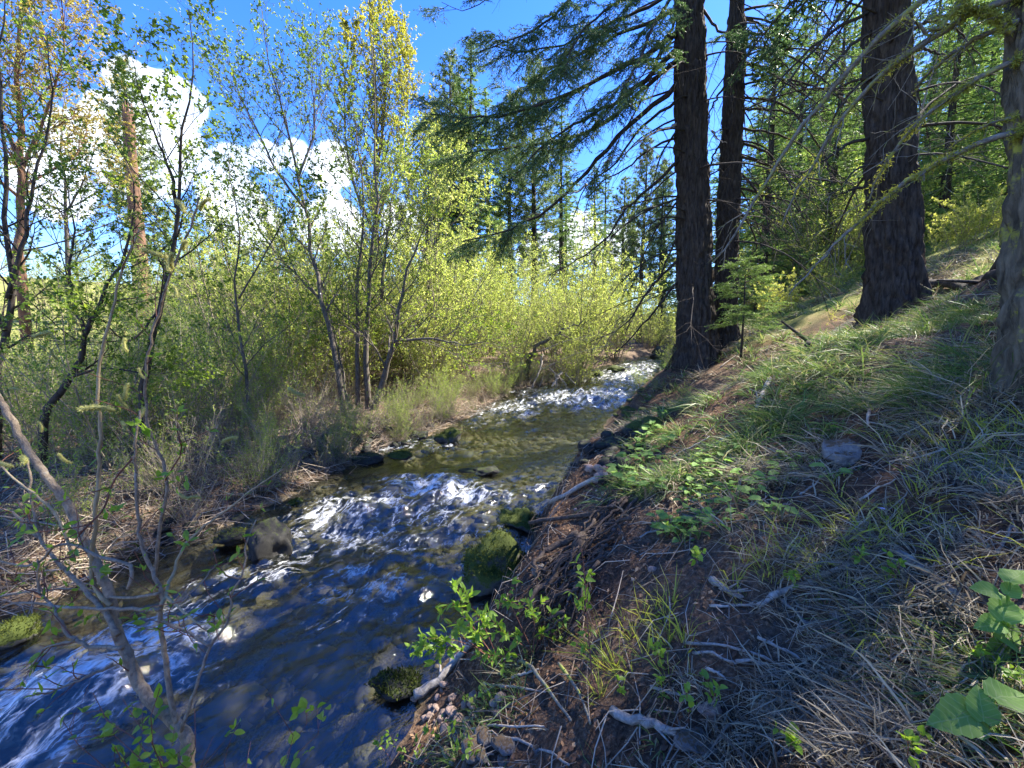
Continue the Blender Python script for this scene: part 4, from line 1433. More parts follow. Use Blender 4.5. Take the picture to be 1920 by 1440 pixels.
leafy_tree('cottonwood_tree', 'shorter bright yellow-green cottonwood just right of the tall one',
           [([(800, 620), (805, 500), (800, 400), (795, 320), (790, 250)], 0.12, 0.01),
            ([(803, 480), (840, 400), (850, 330), (845, 270)], 0.05, 0.008), ([(803, 500), (770, 410), (765, 330)], 0.05, 0.008)],
           18, 'leaf_willow', 'bark_alder', 20, 0.075, n1=34, L1=2.5, t0=0.12, n2=8, n3=2, leaf=13, spread=0.75, trop=0.4, thin=2.0)

# ------------------------------------------------------------------ shrubs of the thicket
def shrub_proto(seed, H, stems, leafmat, wood, lsize, leaf=5, fan=0.55, n1=9, L1=0.9, n2=4, bare=0.15, lwid=0.5):
    lf = Leafy(seed)
    rng = lf.rng
    for k in range(stems):
        az = rng.uniform(0, 6.28)
        b = np.array([math.cos(az), math.sin(az), 0]) * rng.uniform(0, 0.3) + [0, 0, -0.1]
        d = np.array([math.cos(az) * fan * rng.uniform(0.2, 1.2), math.sin(az) * fan * rng.uniform(0.2, 1.2), 1])
        p = wander(b, d, H * rng.uniform(0.6, 1.1), 9, 0.07, (math.cos(az) * 0.15, math.sin(az) * 0.15, 0.25), rng)
        lf.stem(p, 0.012 * H / 3 * rng.uniform(0.7, 1.5), 0.003, n1, L1 * H / 4, t0=bare, n2=n2, n3=0, leaf=leaf, spread=0.65, seg=5, thin=1.3)
    return lf.w.mesh('stems', M[wood]), lf.leafmesh(lsize, lwid).mesh('foliage', M[leafmat])


def put_shrub(proto, x, y, s, rz, label, group, name='willow_shrub', cat='shrub'):
    t = thing(name, label, cat, on(x, y, -0.03), group)
    t.rotation_euler = (0, 0, rz)
    t.scale = (s, s, s)
    link('stems', proto[0], t, 'stuff')
    link('foliage', proto[1], t, 'stuff')
    return t


WIL = [shrub_proto(500 + i, 4.2, 17, 'leaf_willow', 'shrub_wood', 0.048, leaf=7.5, n1=14, n2=7, bare=0.03) for i in range(4)]
ALD = [shrub_proto(520 + i, 3.4, 15, 'leaf_bush', 'shrub_wood', 0.046, leaf=4.2, n1=13, n2=7, bare=0.03) for i in range(3)]
YEL = [shrub_proto(540 + i, 1.5, 12, 'leaf_yellow', 'shrub_wood', 0.042, leaf=7, n1=9, n2=5) for i in range(2)]
BARE = [shrub_proto(560 + i, 2.4, 16, 'leaf_willow', 'shrub_wood', 0.05, leaf=0.45, n1=9, n2=5) for i in range(3)]
srng = np.random.default_rng(77)


def scatter(protos, spots, label, group, name, smin, smax):
    for k, (px, d) in enumerate(spots):
        q = P(px, 640, d)
        put_shrub(protos[k % len(protos)], q[0], d, srng.uniform(smin, smax), srng.uniform(0, 6.28), label, group, name)


scatter(WIL, [(x + srng.normal() * 15, d + srng.normal() * 0.5) for d, xs in ((19, (860, 925, 1075)), (22, (820, 900, 970, 1050, 1110)), (26, (780, 880, 950, 1030, 1100, 1160)), (32, (700, 800, 900, 1000, 1080, 1150, 1200)), (40, (860, 960, 1060, 1130, 1200, 1240))) for x in xs],
        'bright yellow-green willow shrub in the thicket beyond the pool', 'willows beyond the pool', 'willow_shrub', 1.0, 1.75)
scatter(WIL, [(x + srng.normal() * 15, d + srng.normal() * 0.5) for d, xs in ((15, (500, 590, 790)), (18, (380, 470, 560, 640, 740)), (23, (250, 350, 450, 540, 640, 730)), (30, (100, 230, 330, 430, 540, 640)), (40, (150, 340, 500, 680, 760))) for x in xs],
        'yellow-green willow shrub in the thicket behind the alders', 'willows behind the alders', 'willow_shrub', 0.85, 1.5)
scatter(WIL, [(x + srng.normal() * 15, d + srng.normal() * 0.5) for d, xs in ((14.5, (450, 560, 620)), (17, (500, 600, 760, 830)), (20, (420, 540, 680, 780))) for x in xs],
        'tall pale green willow rising among the alder trunks', 'tall willows among the alders', 'willow_shrub', 1.35, 1.95)
scatter(ALD, [(x + srng.normal() * 15, d + srng.normal() * 0.3) for d, xs in ((6.6, (40, 120, 210)), (8, (-20, 60, 170, 260, 340)), (10, (60, 160, 250, 350, 430, 510)), (12, (120, 230, 330, 420, 560))) for x in xs],
        'shaded green alder bush in the thicket left of the creek', 'alder bushes left of the creek', 'alder_bush', 0.6, 0.95)
scatter(BARE, [(x + srng.normal() * 10, d + srng.normal() * 0.3) for d, xs in ((6.3, (330, 290)), (7.2, (400, 350, 450)), (8.2, (480, 530, 420)), (9.2, (560, 610, 500)), (10.3, (640, 590)), (9.5, (430, 500)), (11.5, (590, 540, 700)), (13.5, (770, 830, 640)), (16.5, (880, 820)), (18.5, (955, 1030, 990)), (21, (1090, 1060)), (25, (1150,))) for x in xs],
        'mostly bare twiggy shrub on the left water edge', 'bare shrubs on the left edge', 'bare_shrub', 0.32, 0.7)
edge = []
for k in range(46):
    y = 4.6 + 13.5 * (k + srng.uniform()) / 46
    edge.append((960 + FPX * (float(tb(TL, y)) - 0.15 - 1.3 * srng.uniform() ** 1.5) / y, y))
scatter([BARE[0], ALD[0], BARE[1], ALD[2], BARE[2], ALD[1]], edge, 'low twiggy brush leaning over the left water edge', 'brush along the left water edge', 'edge_brush', 0.22, 0.46)
scatter(YEL, [(x + srng.normal() * 12, d + srng.normal() * 0.4) for d, xs in ((15, (1420, 1470, 1540, 1580)), (19, (1430, 1500, 1560, 1600, 1400)), (13, (1760, 1820, 1870, 1790)), (17, (1750, 1800, 1850, 1900)), (24, (1450, 1520, 1740, 1800, 1860, 1400))) for x in xs],
        'low yellow leafing shrub on the sunlit slope behind the firs', 'yellow shrubs on the slope', 'yellow_shrub', 0.7, 1.3)
scatter(WIL, [(x + srng.normal() * 15, d) for d, xs in ((27, (1260, 1400, 1460)), (34, (1240, 1300, 1420, 1500, 1570))) for x in xs],
        'green willow shrub behind the fir trunks at the creek bend', 'willows behind the fir trunks', 'willow_shrub', 0.7, 1.1)
scatter(WIL, [(x + srng.normal() * 15, d) for d, xs in ((20, (1420, 1490, 1570, 1610)), (25, (1450, 1540, 1600, 1750)), (30, (1420, 1500, 1580, 1780, 1850))) for x in xs],
        'tall light green shrub in the woods behind the thick fir', 'green shrubs behind the thick fir', 'woodland_shrub', 1.0, 1.6)
scatter(ALD, [(1235, 11.2), (1262, 12.4), (1205, 12.6), (1290, 9.6), (1185, 14.5)],
        'small green bush on the grassy bank below the bend fir', 'bushes below the bend fir', 'bank_bush', 0.14, 0.24)

# ------------------------------------------------------------------ conifers behind
FIR = []
for i in range(3):
    tr, cr = far_conifer(600 + i, 20, 0.06, 3.8, 42, 5, 'fir', 17, 0.30, 0.048)
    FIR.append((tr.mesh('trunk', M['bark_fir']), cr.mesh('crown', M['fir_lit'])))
PIN = []
for i in range(3):
    tr, cr = far_conifer(620 + i, 22, 0.25, 3.4, 38, 5, 'pine', 17, 0.40, 0.06)
    PIN.append((tr.mesh('trunk', M['bark_fir']), cr.mesh('crown', M['pine'])))


def put_tree(proto, x, y, s, rz, label, group=None, name='conifer_tree'):
    t = thing(name, label, 'tree', on(x, y, -0.1), group)
    t.rotation_euler = (0, 0, rz)
    t.scale = (s, s, s)
    link('trunk', proto[0], t, 'stuff')
    link('crown', proto[1], t, 'stuff')
    return t


def conifers(protos, spots, label, group, name):
    for k, (px, d, top) in enumerate(spots):
        q = P(px, 640, d)
        z0 = float(height(q[0], d))
        H = P(px, top, d)[2] - z0
        put_tree(protos[k % len(protos)], q[0], d, H / (20.0 if protos is FIR else 22.0), srng.uniform(0, 6.28), label, group, name)


conifers(PIN, [(848, 34, 95), (868, 37, 150), (1000, 38, 110), (958, 36, 170), (820, 40, 210), (1200, 42, 260), (1165, 46, 330), (1235, 38, 300)],
         'slender pine standing far behind the willows', 'pines behind the willows', 'pine_tree')
conifers(FIR, [(884, 33, 70), (915, 42, 170), (1050, 46, 190), (1110, 52, 300)],
         'dark pointed fir standing among the far pines', 'firs among the far pines', 'fir_tree')
conifers(FIR, [(1420, 19, -20), (1475, 24, 40), (1535, 20, -40), (1590, 26, -60), (1445, 33, 150), (1510, 36, 130), (1400, 40, 180), (1570, 40, 60), (1340, 45, 200), (1300, 50, 260), (1430, 45, 60), (1490, 48, 20), (1560, 50, 0), (1610, 44, -40), (1460, 58, 100), (1530, 60, 60)],
         'sunlit fir on the slope seen between the fir trunks', 'firs between the trunks', 'fir_tree')
conifers(FIR, [(1745, 18, -150), (1800, 22, -120), (1860, 19, -200), (1770, 30, -40), (1830, 34, -20), (1900, 26, -100), (1700, 28, -80), (1650, 36, 0), (1960, 17, -260), (1740, 44, -60), (1790, 48, -80), (1850, 46, -100), (1720, 36, -20), (1880, 38, -120)],
         'dense green fir on the hillside above the yellow shrubs', 'firs on the upper hillside', 'fir_tree')
conifers(PIN, [(282, 27, 108)], 'thin green pine growing close behind the orange snag', None, 'pine_tree')
conifers(PIN, [(x, d, t) for x, d, t in ((60, 55, 420), (160, 60, 440), (330, 58, 430), (420, 65, 450), (520, 60, 420), (620, 66, 430), (700, 62, 400), (760, 58, 380), (215, 70, 455), (0, 60, 430), (575, 75, 450), (470, 78, 455), (370, 75, 450), (-60, 58, 400))],
         'distant pine on the low hill across the creek', 'pines on the far hill', 'pine_tree')
conifers(FIR, [(1000, 70, 330), (1060, 75, 320), (1130, 72, 300), (1180, 80, 330), (1240, 76, 300), (1280, 70, 280), (940, 80, 340), (880, 76, 340), (820, 82, 360), (1350, 66, 260), (1430, 60, 200), (1500, 62, 180)],
         'distant fir closing the valley upstream', 'firs upstream', 'fir_tree')
for k, (x, y, h) in enumerate([(15.5, 6.2, 17), (8.5, -4.0, 18), (18.5, 10.8, 20)]):
    put_tree(FIR[k % 3], x, y, h / 20.0, k * 1.3, 'shade casting fir on the hillside beside the photographer', 'firs beside the viewpoint', 'fir_tree')

# orange pine snag with a broken top
q = P(255, 640, 25)
t = thing('pine_snag', 'orange barked pine snag with a splintered top across the creek', 'tree', on(q[0], 25))
off = np.array(t.location)
pth = px_path([(266, 620), (262, 480), (252, 380), (245, 300), (240, 212)], 25, 25, 60) - off
pth[0, 2] = -0.3
mb = bark_tube(pth, np.linspace(0.38, 0.26, 60), 36, 9, 0.08, 4, 1.0)
r9 = np.random.default_rng(9)
for k in range(9):
    az = k * 0.7
    e = pth[-1] + np.array([math.cos(az), math.sin(az), 0]) * 0.2
    mb.tube([e - [0, 0, 0.4], e + [0, 0, 0.1], e + [r9.normal() * 0.04, 0, r9.uniform(0.2, 0.7)]], [0.08, 0.05, 0.01], 5)
mb.build('trunk', M['bark_pine'], t, kind='stuff')

# young bright fir beside the leaning trunk
q = P(1395, 560, d2 - 2.2)
t = thing('young_fir', 'young fir with fresh light green boughs beside the leaning trunk', 'tree', on(q[0], q[1]))
off = np.array(t.location)
r9 = np.random.default_rng(19)
nb, wb = MB(), MB()
zt = P(1395, 488, q[1])[2] - off[2]
wb.tube([[0, 0, -0.1], [0.02, 0, zt * 0.5], [0, 0.02, zt]], [0.035, 0.025, 0.008], 7)
for k in range(26):
    h = zt * (0.3 + 0.7 * (k + r9.uniform()) / 26)
    az = r9.uniform(0, 6.28)
    L = (1 - 0.7 * (h / zt) ** 3) * 0.95 * r9.uniform(0.6, 1.1)
    b = wander((0, 0, h), (math.cos(az), math.sin(az), 0.15), L, 6, 0.05, (0, 0, -0.1), r9)
    wb.tube(b, np.linspace(0.009, 0.003, 7), 3, False)
    spray(nb, wb, b, r9, dens=120, nl=0.04, nw=0.011, twigs=10, tl=0.4, droop=-0.05)
wb.build('trunk', M['bark_dead'], t, kind='stuff')
nb.build('crown', M['fir_young'], t, kind='stuff')

# ------------------------------------------------------------------ grass, litter
def blades(mb, base, d0, bend, L, W, rng, ground=True, fine=False):
    n = len(base)
    if fine:                                    # curved blades for the grass close by
        s = np.array([0, 0.4, 0.75, 1.0])
        P3 = base[:, None] + d0[:, None] * (L[:, None] * s)[..., None] + bend[:, None] * (L[:, None] * s ** 2)[..., None]
        for k in (1, 2, 3):
            g = height(P3[:, k, 0], P3[:, k, 1], False) + rng.uniform(0.0, 0.04, n)
            P3[:, k, 2] = np.maximum(P3[:, k, 2], g)
        P3[:, 3] += rng.normal(size=(n, 3)) * 0.1 * L[:, None] * np.array([1, 1, 0.4])
        sd = unit(np.cross(d0 + bend * 0.5, rng.normal(size=(n, 3)))) * W[:, None] * 0.5
        v = np.stack([P3[:, 0] - sd, P3[:, 0] + sd, P3[:, 1] + sd, P3[:, 1] - sd, P3[:, 2] + sd * 0.7, P3[:, 2] - sd * 0.7, P3[:, 3]], 1)
        o = (np.arange(n) * 7)[:, None, None]
        k = mb.n
        mb.v.append(v.reshape(-1, 3).astype(np.float32))
        mb.f.append((o + np.array([[0, 1, 2, 3], [3, 2, 4, 5]])).reshape(-1, 4) + k)
        mb.f.append((o + np.array([[5, 4, 6]])).reshape(-1, 3) + k)
        mb.n += n * 7
        return
    s = np.array([0, 0.5, 1.0])
    P3 = base[:, None] + d0[:, None] * (L[:, None] * s)[..., None] + bend[:, None] * (L[:, None] * s ** 2)[..., None]
    if ground:
        for k in (1, 2):
            g = height(P3[:, k, 0], P3[:, k, 1], False) + rng.uniform(0.0, 0.05, n)
            P3[:, k, 2] = np.maximum(P3[:, k, 2], g)
    sd = unit(np.cross(d0 + bend * 0.5, rng.normal(size=(n, 3)))) * W[:, None] * 0.5
    v = np.stack([P3[:, 0] - sd, P3[:, 0] + sd, P3[:, 1] + sd * 0.85, P3[:, 1] - sd * 0.85, P3[:, 2]], 1)
    o = (np.arange(n) * 5)[:, None, None]
    q = (o + np.array([[0, 1, 2, 3]])).reshape(-1, 4)
    t = (o + np.array([[3, 2, 4]])).reshape(-1, 3)
    k = mb.n
    mb.v.append(v.reshape(-1, 3).astype(np.float32))
    mb.f.append(q + k)
    mb.f.append(t + k)
    mb.n += n * 5


def bank_points(n, ymin, ymax, smin, smax, rng, power=1.0):
    y = ymin + (ymax - ymin) * rng.uniform(size=n) ** power
    x = tb(TR, y) + smin + (smax - smin) * rng.uniform(size=n)
    return x, y


def grad(x, y):
    e = 0.15
    gx = (height(x + e, y, False) - height(x - e, y, False)) / (2 * e)
    gy = (height(x, y + e, False) - height(x, y - e, False)) / (2 * e)
    return gx, gy


def tufts(mb, x, y, per, L0, W0, rng, droop=0.6, spread=0.06, upw=1.0, fine=False):
    n = len(x)
    if n == 0:
        return
    gx, gy = grad(x, y)
    k = rng.poisson(per, n)
    i = np.repeat(np.arange(n), k)
    m = len(i)
    th = rng.uniform(0, 2 * math.pi, m)
    out = np.stack([np.cos(th), np.sin(th), np.zeros(m)], -1)
    bx = x[i] + out[:, 0] * spread * rng.uniform(0, 1, m)
    by = y[i] + out[:, 1] * spread * rng.uniform(0, 1, m)
    base = np.stack([bx, by, height(bx, by) - 0.01], -1)
    d0 = unit(out * rng.uniform(0.1, 0.9, m)[:, None] + np.stack([-gx[i] * 0.6, -gy[i] * 0.6, np.full(m, upw)], -1))
    ts = rng.normal(1, 0.25, n)[i]
    L = L0 * np.clip(ts, 0.4, 1.7) * rng.uniform(0.5, 1.2, m)
    bend = np.stack([-gx[i] * 1.0, -gy[i] * 1.0, np.full(m, -1.0)], -1) * droop * rng.uniform(0.2, 1.3, m)[:, None] + out * 0.35 + rng.normal(size=(m, 3)) * 0.22
    blades(mb, base, d0, bend, L, W0 * np.exp(rng.normal(0, 0.4, m)), rng, True, fine)


def build_grass():
    rng = np.random.default_rng(31)
    gm, dm = MB(), MB()
    for (n, y0, y1, s0, s1, per, L0, W0) in ((3200, 0.2, 4.2, 0.4, 5.5, 13, 0.105, 0.0042), (4600, 3.0, 9.5, 0.7, 9.0, 14, 0.175, 0.0068), (3600, 9, 20, 1.0, 12, 9, 0.30, 0.013)):
        x, y = bank_points(n, y0, y1, s0, s1, rng)
        f = nz2(x, y, 0.55, 3, 81) + 0.25 * nz2(x, y, 2.2, 2, 83)
        s = x - tb(TR, y)
        # bare soil of the cut bank stays open
        bare = 1.2 * np.exp(-((y - 4.4) / 1.6) ** 4) * np.exp(-((s - 0.7) / 1.0) ** 4) + 0.95 * (nz2(x, y, 0.8, 2, 91) > 0.15) * (y < 6) * (y > 1.6) + 0.92 * (nz2(x, y, 0.75, 3, 95) > 0.12) + 0.85 * sstep(1.0, 0.4, s) * (y < 3.4)
        keep = rng.uniform(size=n) > bare
        x, y, f = x[keep], y[keep], f[keep]
        grn = f + rng.normal(size=len(f)) * 0.25 > (-0.12 if y1 < 5 else 0.0)
        tufts(gm, x[grn], y[grn], per, L0, W0, rng, 0.55, fine=y1 < 5)
        d = ~grn
        tufts(dm, x[d], y[d], per * 0.8, L0 * 1.05, W0, rng, 0.75, 0.09, 0.8, fine=y1 < 5)
    # big drooping tussocks
    for (px, py, r, col, L0) in ((1800, 715, 0.28, 'g', 0.5), (1700, 770, 0.22, 'g', 0.45), (1830, 690, 0.25, 'g', 0.5), (1560, 700, 0.3, 'g', 0.4), (1500, 760, 0.3, 'g', 0.4), (1440, 790, 0.25, 'g', 0.36),
                                 (1640, 640, 0.3, 'g', 0.4), (1720, 620, 0.3, 'g', 0.4), (1580, 640, 0.3, 'g', 0.36), (1500, 690, 0.3, 'g', 0.36), (1400, 830, 0.25, 'g', 0.32), (1760, 800, 0.25, 'd', 0.42), (1480, 880, 0.2, 'd', 0.35), (1420, 900, 0.15, 'd', 0.3),
                                 (1700, 1110, 0.22, 'd', 0.32), (1620, 1130, 0.2, 'd', 0.3), (1560, 1180, 0.2, 'd', 0.3), (1480, 1010, 0.2, 'd', 0.3), (1780, 1050, 0.2, 'd', 0.3), (1840, 950, 0.25, 'd', 0.36), (1880, 880, 0.25, 'd', 0.36),
                                 (1600, 1330, 0.15, 'd', 0.28), (1400, 1340, 0.15, 'd', 0.25), (1700, 1400, 0.15, 'd', 0.3), (1850, 1330, 0.15, 'g', 0.3), (1250, 830, 0.3, 'g', 0.3), (1270, 770, 0.3, 'g', 0.3), (1230, 900, 0.15, 'g', 0.25)):
        q = G(px, py)
        n = 20
        x, y = q[0] + rng.normal(size=n) * r, q[1] + rng.normal(size=n) * r
        tufts(gm if col == 'g' else dm, x, y, 26, L0 * (0.62 if q[1] < 2.6 else 0.8), 0.0042 if q[1] < 3 else 0.006, rng, 0.8, 0.07, 0.9, fine=True)
    # left bank: dry straw and sparse green
    for (n, mb_, per, L0) in ((1500, dm, 9, 0.3), (700, gm, 7, 0.22)):
        y = rng.uniform(3, 22, n)
        x = tb(TL, y) - 0.25 - rng.uniform(0, 1, n) ** 1.5 * 8
        tufts(mb_, x, y, per, L0, 0.008, rng, 0.6, 0.1)
    g = gm.build('grass', M['grass'], kind='stuff')
    tag(g, 'green drooping grass covering the slope and the banks', 'grass')
    d = dm.build('dry_grass', M['dry_grass'], kind='stuff')
    tag(d, 'matted pale dry grass lying over the slope and the banks', 'grass')
    # fresh bright blades
    bm_ = MB()
    for (px, py, n, r) in ((1640, 1010, 14, 0.15), (1700, 960, 10, 0.12), (1820, 850, 26, 0.2), (1880, 820, 24, 0.15), (1750, 900, 14, 0.2), (1470, 1080, 12, 0.12), (1520, 1040, 8, 0.1), (1230, 1190, 12, 0.1), (1150, 1230, 10, 0.12), (1560, 600, 10, 0.15), (1600, 1090, 8, 0.1)):
        q = G(px, py)
        x, y = q[0] + rng.normal(size=n) * r, q[1] + rng.normal(size=n) * r
        tufts(bm_, x, y, 7, 0.22, 0.004, rng, 0.4, 0.03, 1.4)
    b = bm_.build('fresh_grass', M['bright_grass'], kind='stuff')
    tag(b, 'fresh yellow-green grass blades standing out of the dry mat', 'grass')


def flat_scatter(mb, x, y, size, wid, rng, lift=0.012, tilt=0.35):
    n = len(x)
    z = height(x, y) + rng.uniform(0.3, 1, n) * lift
    th = rng.uniform(0, 6.28, n)
    gx, gy = grad(x, y)
    d = np.stack([np.cos(th), np.sin(th), np.cos(th) * gx + np.sin(th) * gy + rng.normal(size=n) * tilt * 0.5], -1)
    mb.leaves(np.stack([x, y, z], -1), d, size, rng, wid, 0.2, 2.0)


def build_litter():
    rng = np.random.default_rng(41)
    mb = MB()
    n = 40000
    x, y = bank_points(n, 0.3, 9, 0.1, 7, rng, 1.5)
    flat_scatter(mb, x, y, 0.032 * rng.uniform(0.4, 1.4, n), 0.5, rng)
    n = 16000
    y = rng.uniform(3, 20, n)
    x = tb(TL, y) - 0.1 - rng.uniform(0, 1, n) ** 1.3 * 6
    flat_scatter(mb, x, y, 0.06 * rng.uniform(0.5, 1.4, n), 0.5, rng)
    o = mb.build('leaf_litter', M['litter'], kind='stuff')
    tag(o, 'red-brown dead leaves and needles strewn over both banks', 'leaf litter')
    tw = MB()
    for side in (0, 1):
        n = 3600 if side else 6500
        if side:
            x, y = bank_points(n, 0.4, 9, 0.2, 6, rng, 1.4)
        else:
            y = 3 + 18 * rng.uniform(size=n) ** 1.2
            x = tb(TL, y) - 0.05 - rng.uniform(0, 1, n) ** 1.6 * 6
        gx, gy = grad(x, y)
        th = rng.uniform(0, 6.28, n)
        L = rng.uniform(0.1, 0.35, n) * (1 if side else 2.2)
        d = np.stack([np.cos(th), np.sin(th), np.cos(th) * gx + np.sin(th) * gy + (0.05 if side else 0.25) * np.abs(rng.normal(size=n))], -1)
        z = height(x, y)
        for k in range(n):
            p = np.array([x[k], y[k], z[k] + 0.008])
            mid = p + d[k] * L[k] * 0.5 + rng.normal(size=3) * 0.02 * (1 if side else 3)
            mid[2] = max(mid[2], float(z[k]) + 0.004)
            tw.tube([p, mid, p + d[k] * L[k]], np.array([1, 0.8, 0.5]) * rng.uniform(0.0015, 0.0048) * (1.1 if side else 2.0), 3, False)
    o = tw.build('twig_litter', M['twig_litter'], kind='stuff')
    tag(o, 'tangle of thin fallen twigs scattered over both banks', 'twigs')


build_grass()
build_litter()

# ------------------------------------------------------------------ fallen sticks, roots, driftwood
def stick(name, label, pts, r, mat='stick', group=None, cat='stick', lift=0.6, taper=0.55, seed=0, off_tip=0.0, nub=3):
    rng = np.random.default_rng(seed + int(pts[0][0]))
    g = [G(x, y) for x, y in pts]
    p = smooth_path(g, 12)
    z = height(p[:, 0], p[:, 1])
    low = p[:, 2] < z + r * lift
    p[:, 2] = np.where(low, z + r * lift, p[:, 2]) + r * 0.3
    k = np.array([0.25, 0.5, 0.25])
    p[1:-1, 2] = np.convolve(p[:, 2], k, 'valid')
    p[-1, 2] += off_tip
    p[1:-1] += rng.normal(size=(10, 3)) * r * 0.25
    b = p[0].copy()
    mb = MB()
    rad = r * np.linspace(1, taper, 12) * (1 + 0.12 * rng.normal(size=12))
    mb.tube(p - b, rad, 8)
    for _ in range(nub):
        q, d = at(p - b, rng.uniform(0.1, 0.9))
        e = side_dir(d, 0.9, rng)
        e[2] = abs(e[2])
        mb.tube([q, q + e * r * 2.2, q + e * r * rng.uniform(3, 7)], [r * 0.4, r * 0.3, r * 0.12], 5)
    o = mb.build(name, M[mat], None, True, None, b)
    tag(o, label, cat, group)
    return o


stick('driftwood_log', 'short dark driftwood log slanting down to the shaggy mossy rock', [(777, 1317), (830, 1277), (853, 1253), (905, 1195)], 0.034, 'stick', taper=0.7, lift=1.5, cat='log')
stick('fallen_branch', 'thick lichen flecked branch lying in the bottom grass', [(1147, 1337), (1207, 1360), (1300, 1395)], 0.021, taper=0.8)
stick('fallen_branch', 'lichen crusted branch pointing down at the big heart leaves', [(1680, 1040), (1740, 1080), (1827, 1150)], 0.022, taper=0.7)
stick('fallen_branch', 'sunlit curved branch lying along the bright strip of light', [(1420, 1142), (1487, 1107), (1597, 1066)], 0.018, 'drift')
stick('fallen_branch', 'stubby grey broken branch left of the sunlit curved branch', [(1330, 1090), (1360, 1108), (1392, 1125)], 0.022, taper=0.5)
stick('fallen_branch', 'short upright lichen branch poking from the dry grass', [(1560, 1157), (1580, 1195), (1605, 1240)], 0.016)
stick('fallen_branch', 'pale forked stick lying on the red litter below the fir', [(1443, 713), (1432, 740), (1416, 772)], 0.03, 'drift')
stick('fallen_branch', 'long pale stick reaching from the herbs down to the soil cut', [(1383, 812), (1340, 835), (1283, 878)], 0.017, 'drift')
stick('fallen_branch', 'broken white stick standing in the green tussocks', [(1627, 760), (1628, 798)], 0.018, 'drift')
stick('fallen_branch', 'dark thin mossy stem bowing through the bank grass', [(973, 1247), (1030, 1303), (1070, 1360)], 0.012, 'bark_lichen', lift=2)
stick('fallen_branch', 'dark grey stem lying beside the bowed mossy one', [(1047, 1250), (1083, 1300), (1107, 1365)], 0.010, 'bark_lichen', lift=2)
stick('fallen_log', 'bark slab log at the edge of the sunlit trail below the thick fir', [(1625, 598), (1570, 628), (1515, 660)], 0.10, 'bark_fir', cat='log', taper=0.6)
stick('fallen_log', 'rotten log lying behind the thick fir roots', [(1730, 540), (1800, 545), (1885, 530)], 0.12, 'bark_fir', cat='log', taper=0.7)
for i, pts in enumerate([[(1330, 1138), (1440, 1133)], [(1527, 1220), (1607, 1205), (1763, 1215)], [(1283, 1207), (1390, 1220), (1467, 1250), (1533, 1293)], [(1420, 1197), (1520, 1250)], [(1577, 1243), (1663, 1267)],
                         [(1300, 1227), (1380, 1247)], [(1323, 1253), (1360, 1275)], [(1433, 1340), (1500, 1352), (1573, 1360)], [(1607, 1433), (1640, 1387)], [(1533, 1437), (1557, 1387)], [(1467, 1127), (1547, 1207)],
                         [(907, 1283), (960, 1290), (1023, 1300)], [(880, 1370), (940, 1363), (1020, 1365)], [(930, 1383), (1000, 1403), (1067, 1437)], [(897, 1403), (917, 1437)], [(960, 1273), (1010, 1257)], [(1380, 1243), (1440, 1247)],
                         [(1680, 713), (1607, 753)], [(1590, 590), (1557, 603)], [(1740, 575), (1850, 520)], [(1500, 930), (1540, 900)], [(1790, 1110), (1700, 1090)], [(1900, 990), (1870, 1040)], [(1400, 960), (1440, 930)], [(1350, 690), (1400, 650)],
                         [(1260, 860), (1330, 820)], [(1200, 1010), (1260, 980)], [(1610, 940), (1680, 900)], [(1450, 1420), (1520, 1400)], [(1220, 1290), (1300, 1310)], [(1640, 1190), (1700, 1150)]]):
    stick('stick', 'thin weathered stick lying in the matted grass of the right bank', pts, 0.0085 if pts[0][1] > 900 else 0.013, 'stick' if i % 3 else 'drift', 'thin sticks on the right bank', seed=i, nub=2)


def rooty(label, pts, r, mat='root', group=None, lift=0.05, seed=0, name='root'):
    rng = np.random.default_rng(seed)
    g = np.array([G(x, y) for x, y in pts])
    p = smooth_path(g, 14)
    c = np.array([0, 0, CAMH])
    p = p + unit(c - p) * lift
    p[1:-1] += rng.normal(size=(12, 3)) * r * 0.5
    b = p[0].copy()
    mb = MB()
    mb.tube(p - b, r * np.linspace(1, 0.35, 14), 7)
    for _ in range(4):
        q, d = at(p - b, rng.uniform(0.2, 0.95))
        mb.tube(wander(q, unit(d + rng.normal(size=3) * 0.5 + [0, 0, -0.3]), rng.uniform(0.1, 0.35), 5, 0.2, (0, 0, -0.6), rng), r * 0.3 * np.linspace(1, 0.3, 6), 4, False)
    o = mb.build(name, M[mat], None, True, None, b)
    return tag(o, label, 'root', group)


rooty('thick dark root running down the cut bank to the mossy boulder', [(1095, 1005), (1057, 1053), (1023, 1093), (983, 1140)], 0.045, lift=0.14)
rooty('pale bent root reaching over the water from the cut bank', [(1140, 890), (1100, 905), (1053, 930), (1037, 940), (1015, 958)], 0.028, 'drift', lift=0.1)
rooty('dark crooked root curling above the mossy boulder', [(1085, 1000), (1050, 1020), (1010, 1040), (1005, 1075)], 0.034, lift=0.16)
rooty('dark root arching over the sunlit mossy rock', [(1120, 965), (1080, 968), (1040, 972), (1005, 985)], 0.024, lift=0.1)
rooty('long thin root hanging in front of the thick dark root', [(1100, 1010), (1060, 1065), (1040, 1100), (1022, 1142)], 0.014, lift=0.12)
rr_ = np.random.default_rng(88)
for i in range(60):
    x0, y0 = rr_.uniform(1050, 1200), 0
    y0 = 1130 - (x0 - 1050) * 1.4 + rr_.uniform(-70, 40)
    dx, dy = rr_.uniform(-85, -25), rr_.uniform(20, 95)
    rooty('thin dark root dangling out of the cut bank soil', [(x0, y0), (x0 + dx * 0.5 + rr_.normal() * 8, y0 + dy * 0.4), (x0 + dx, y0 + dy)], rr_.uniform(0.007, 0.018), lift=rr_.uniform(0.05, 0.2), seed=i, group='thin roots of the cut bank')

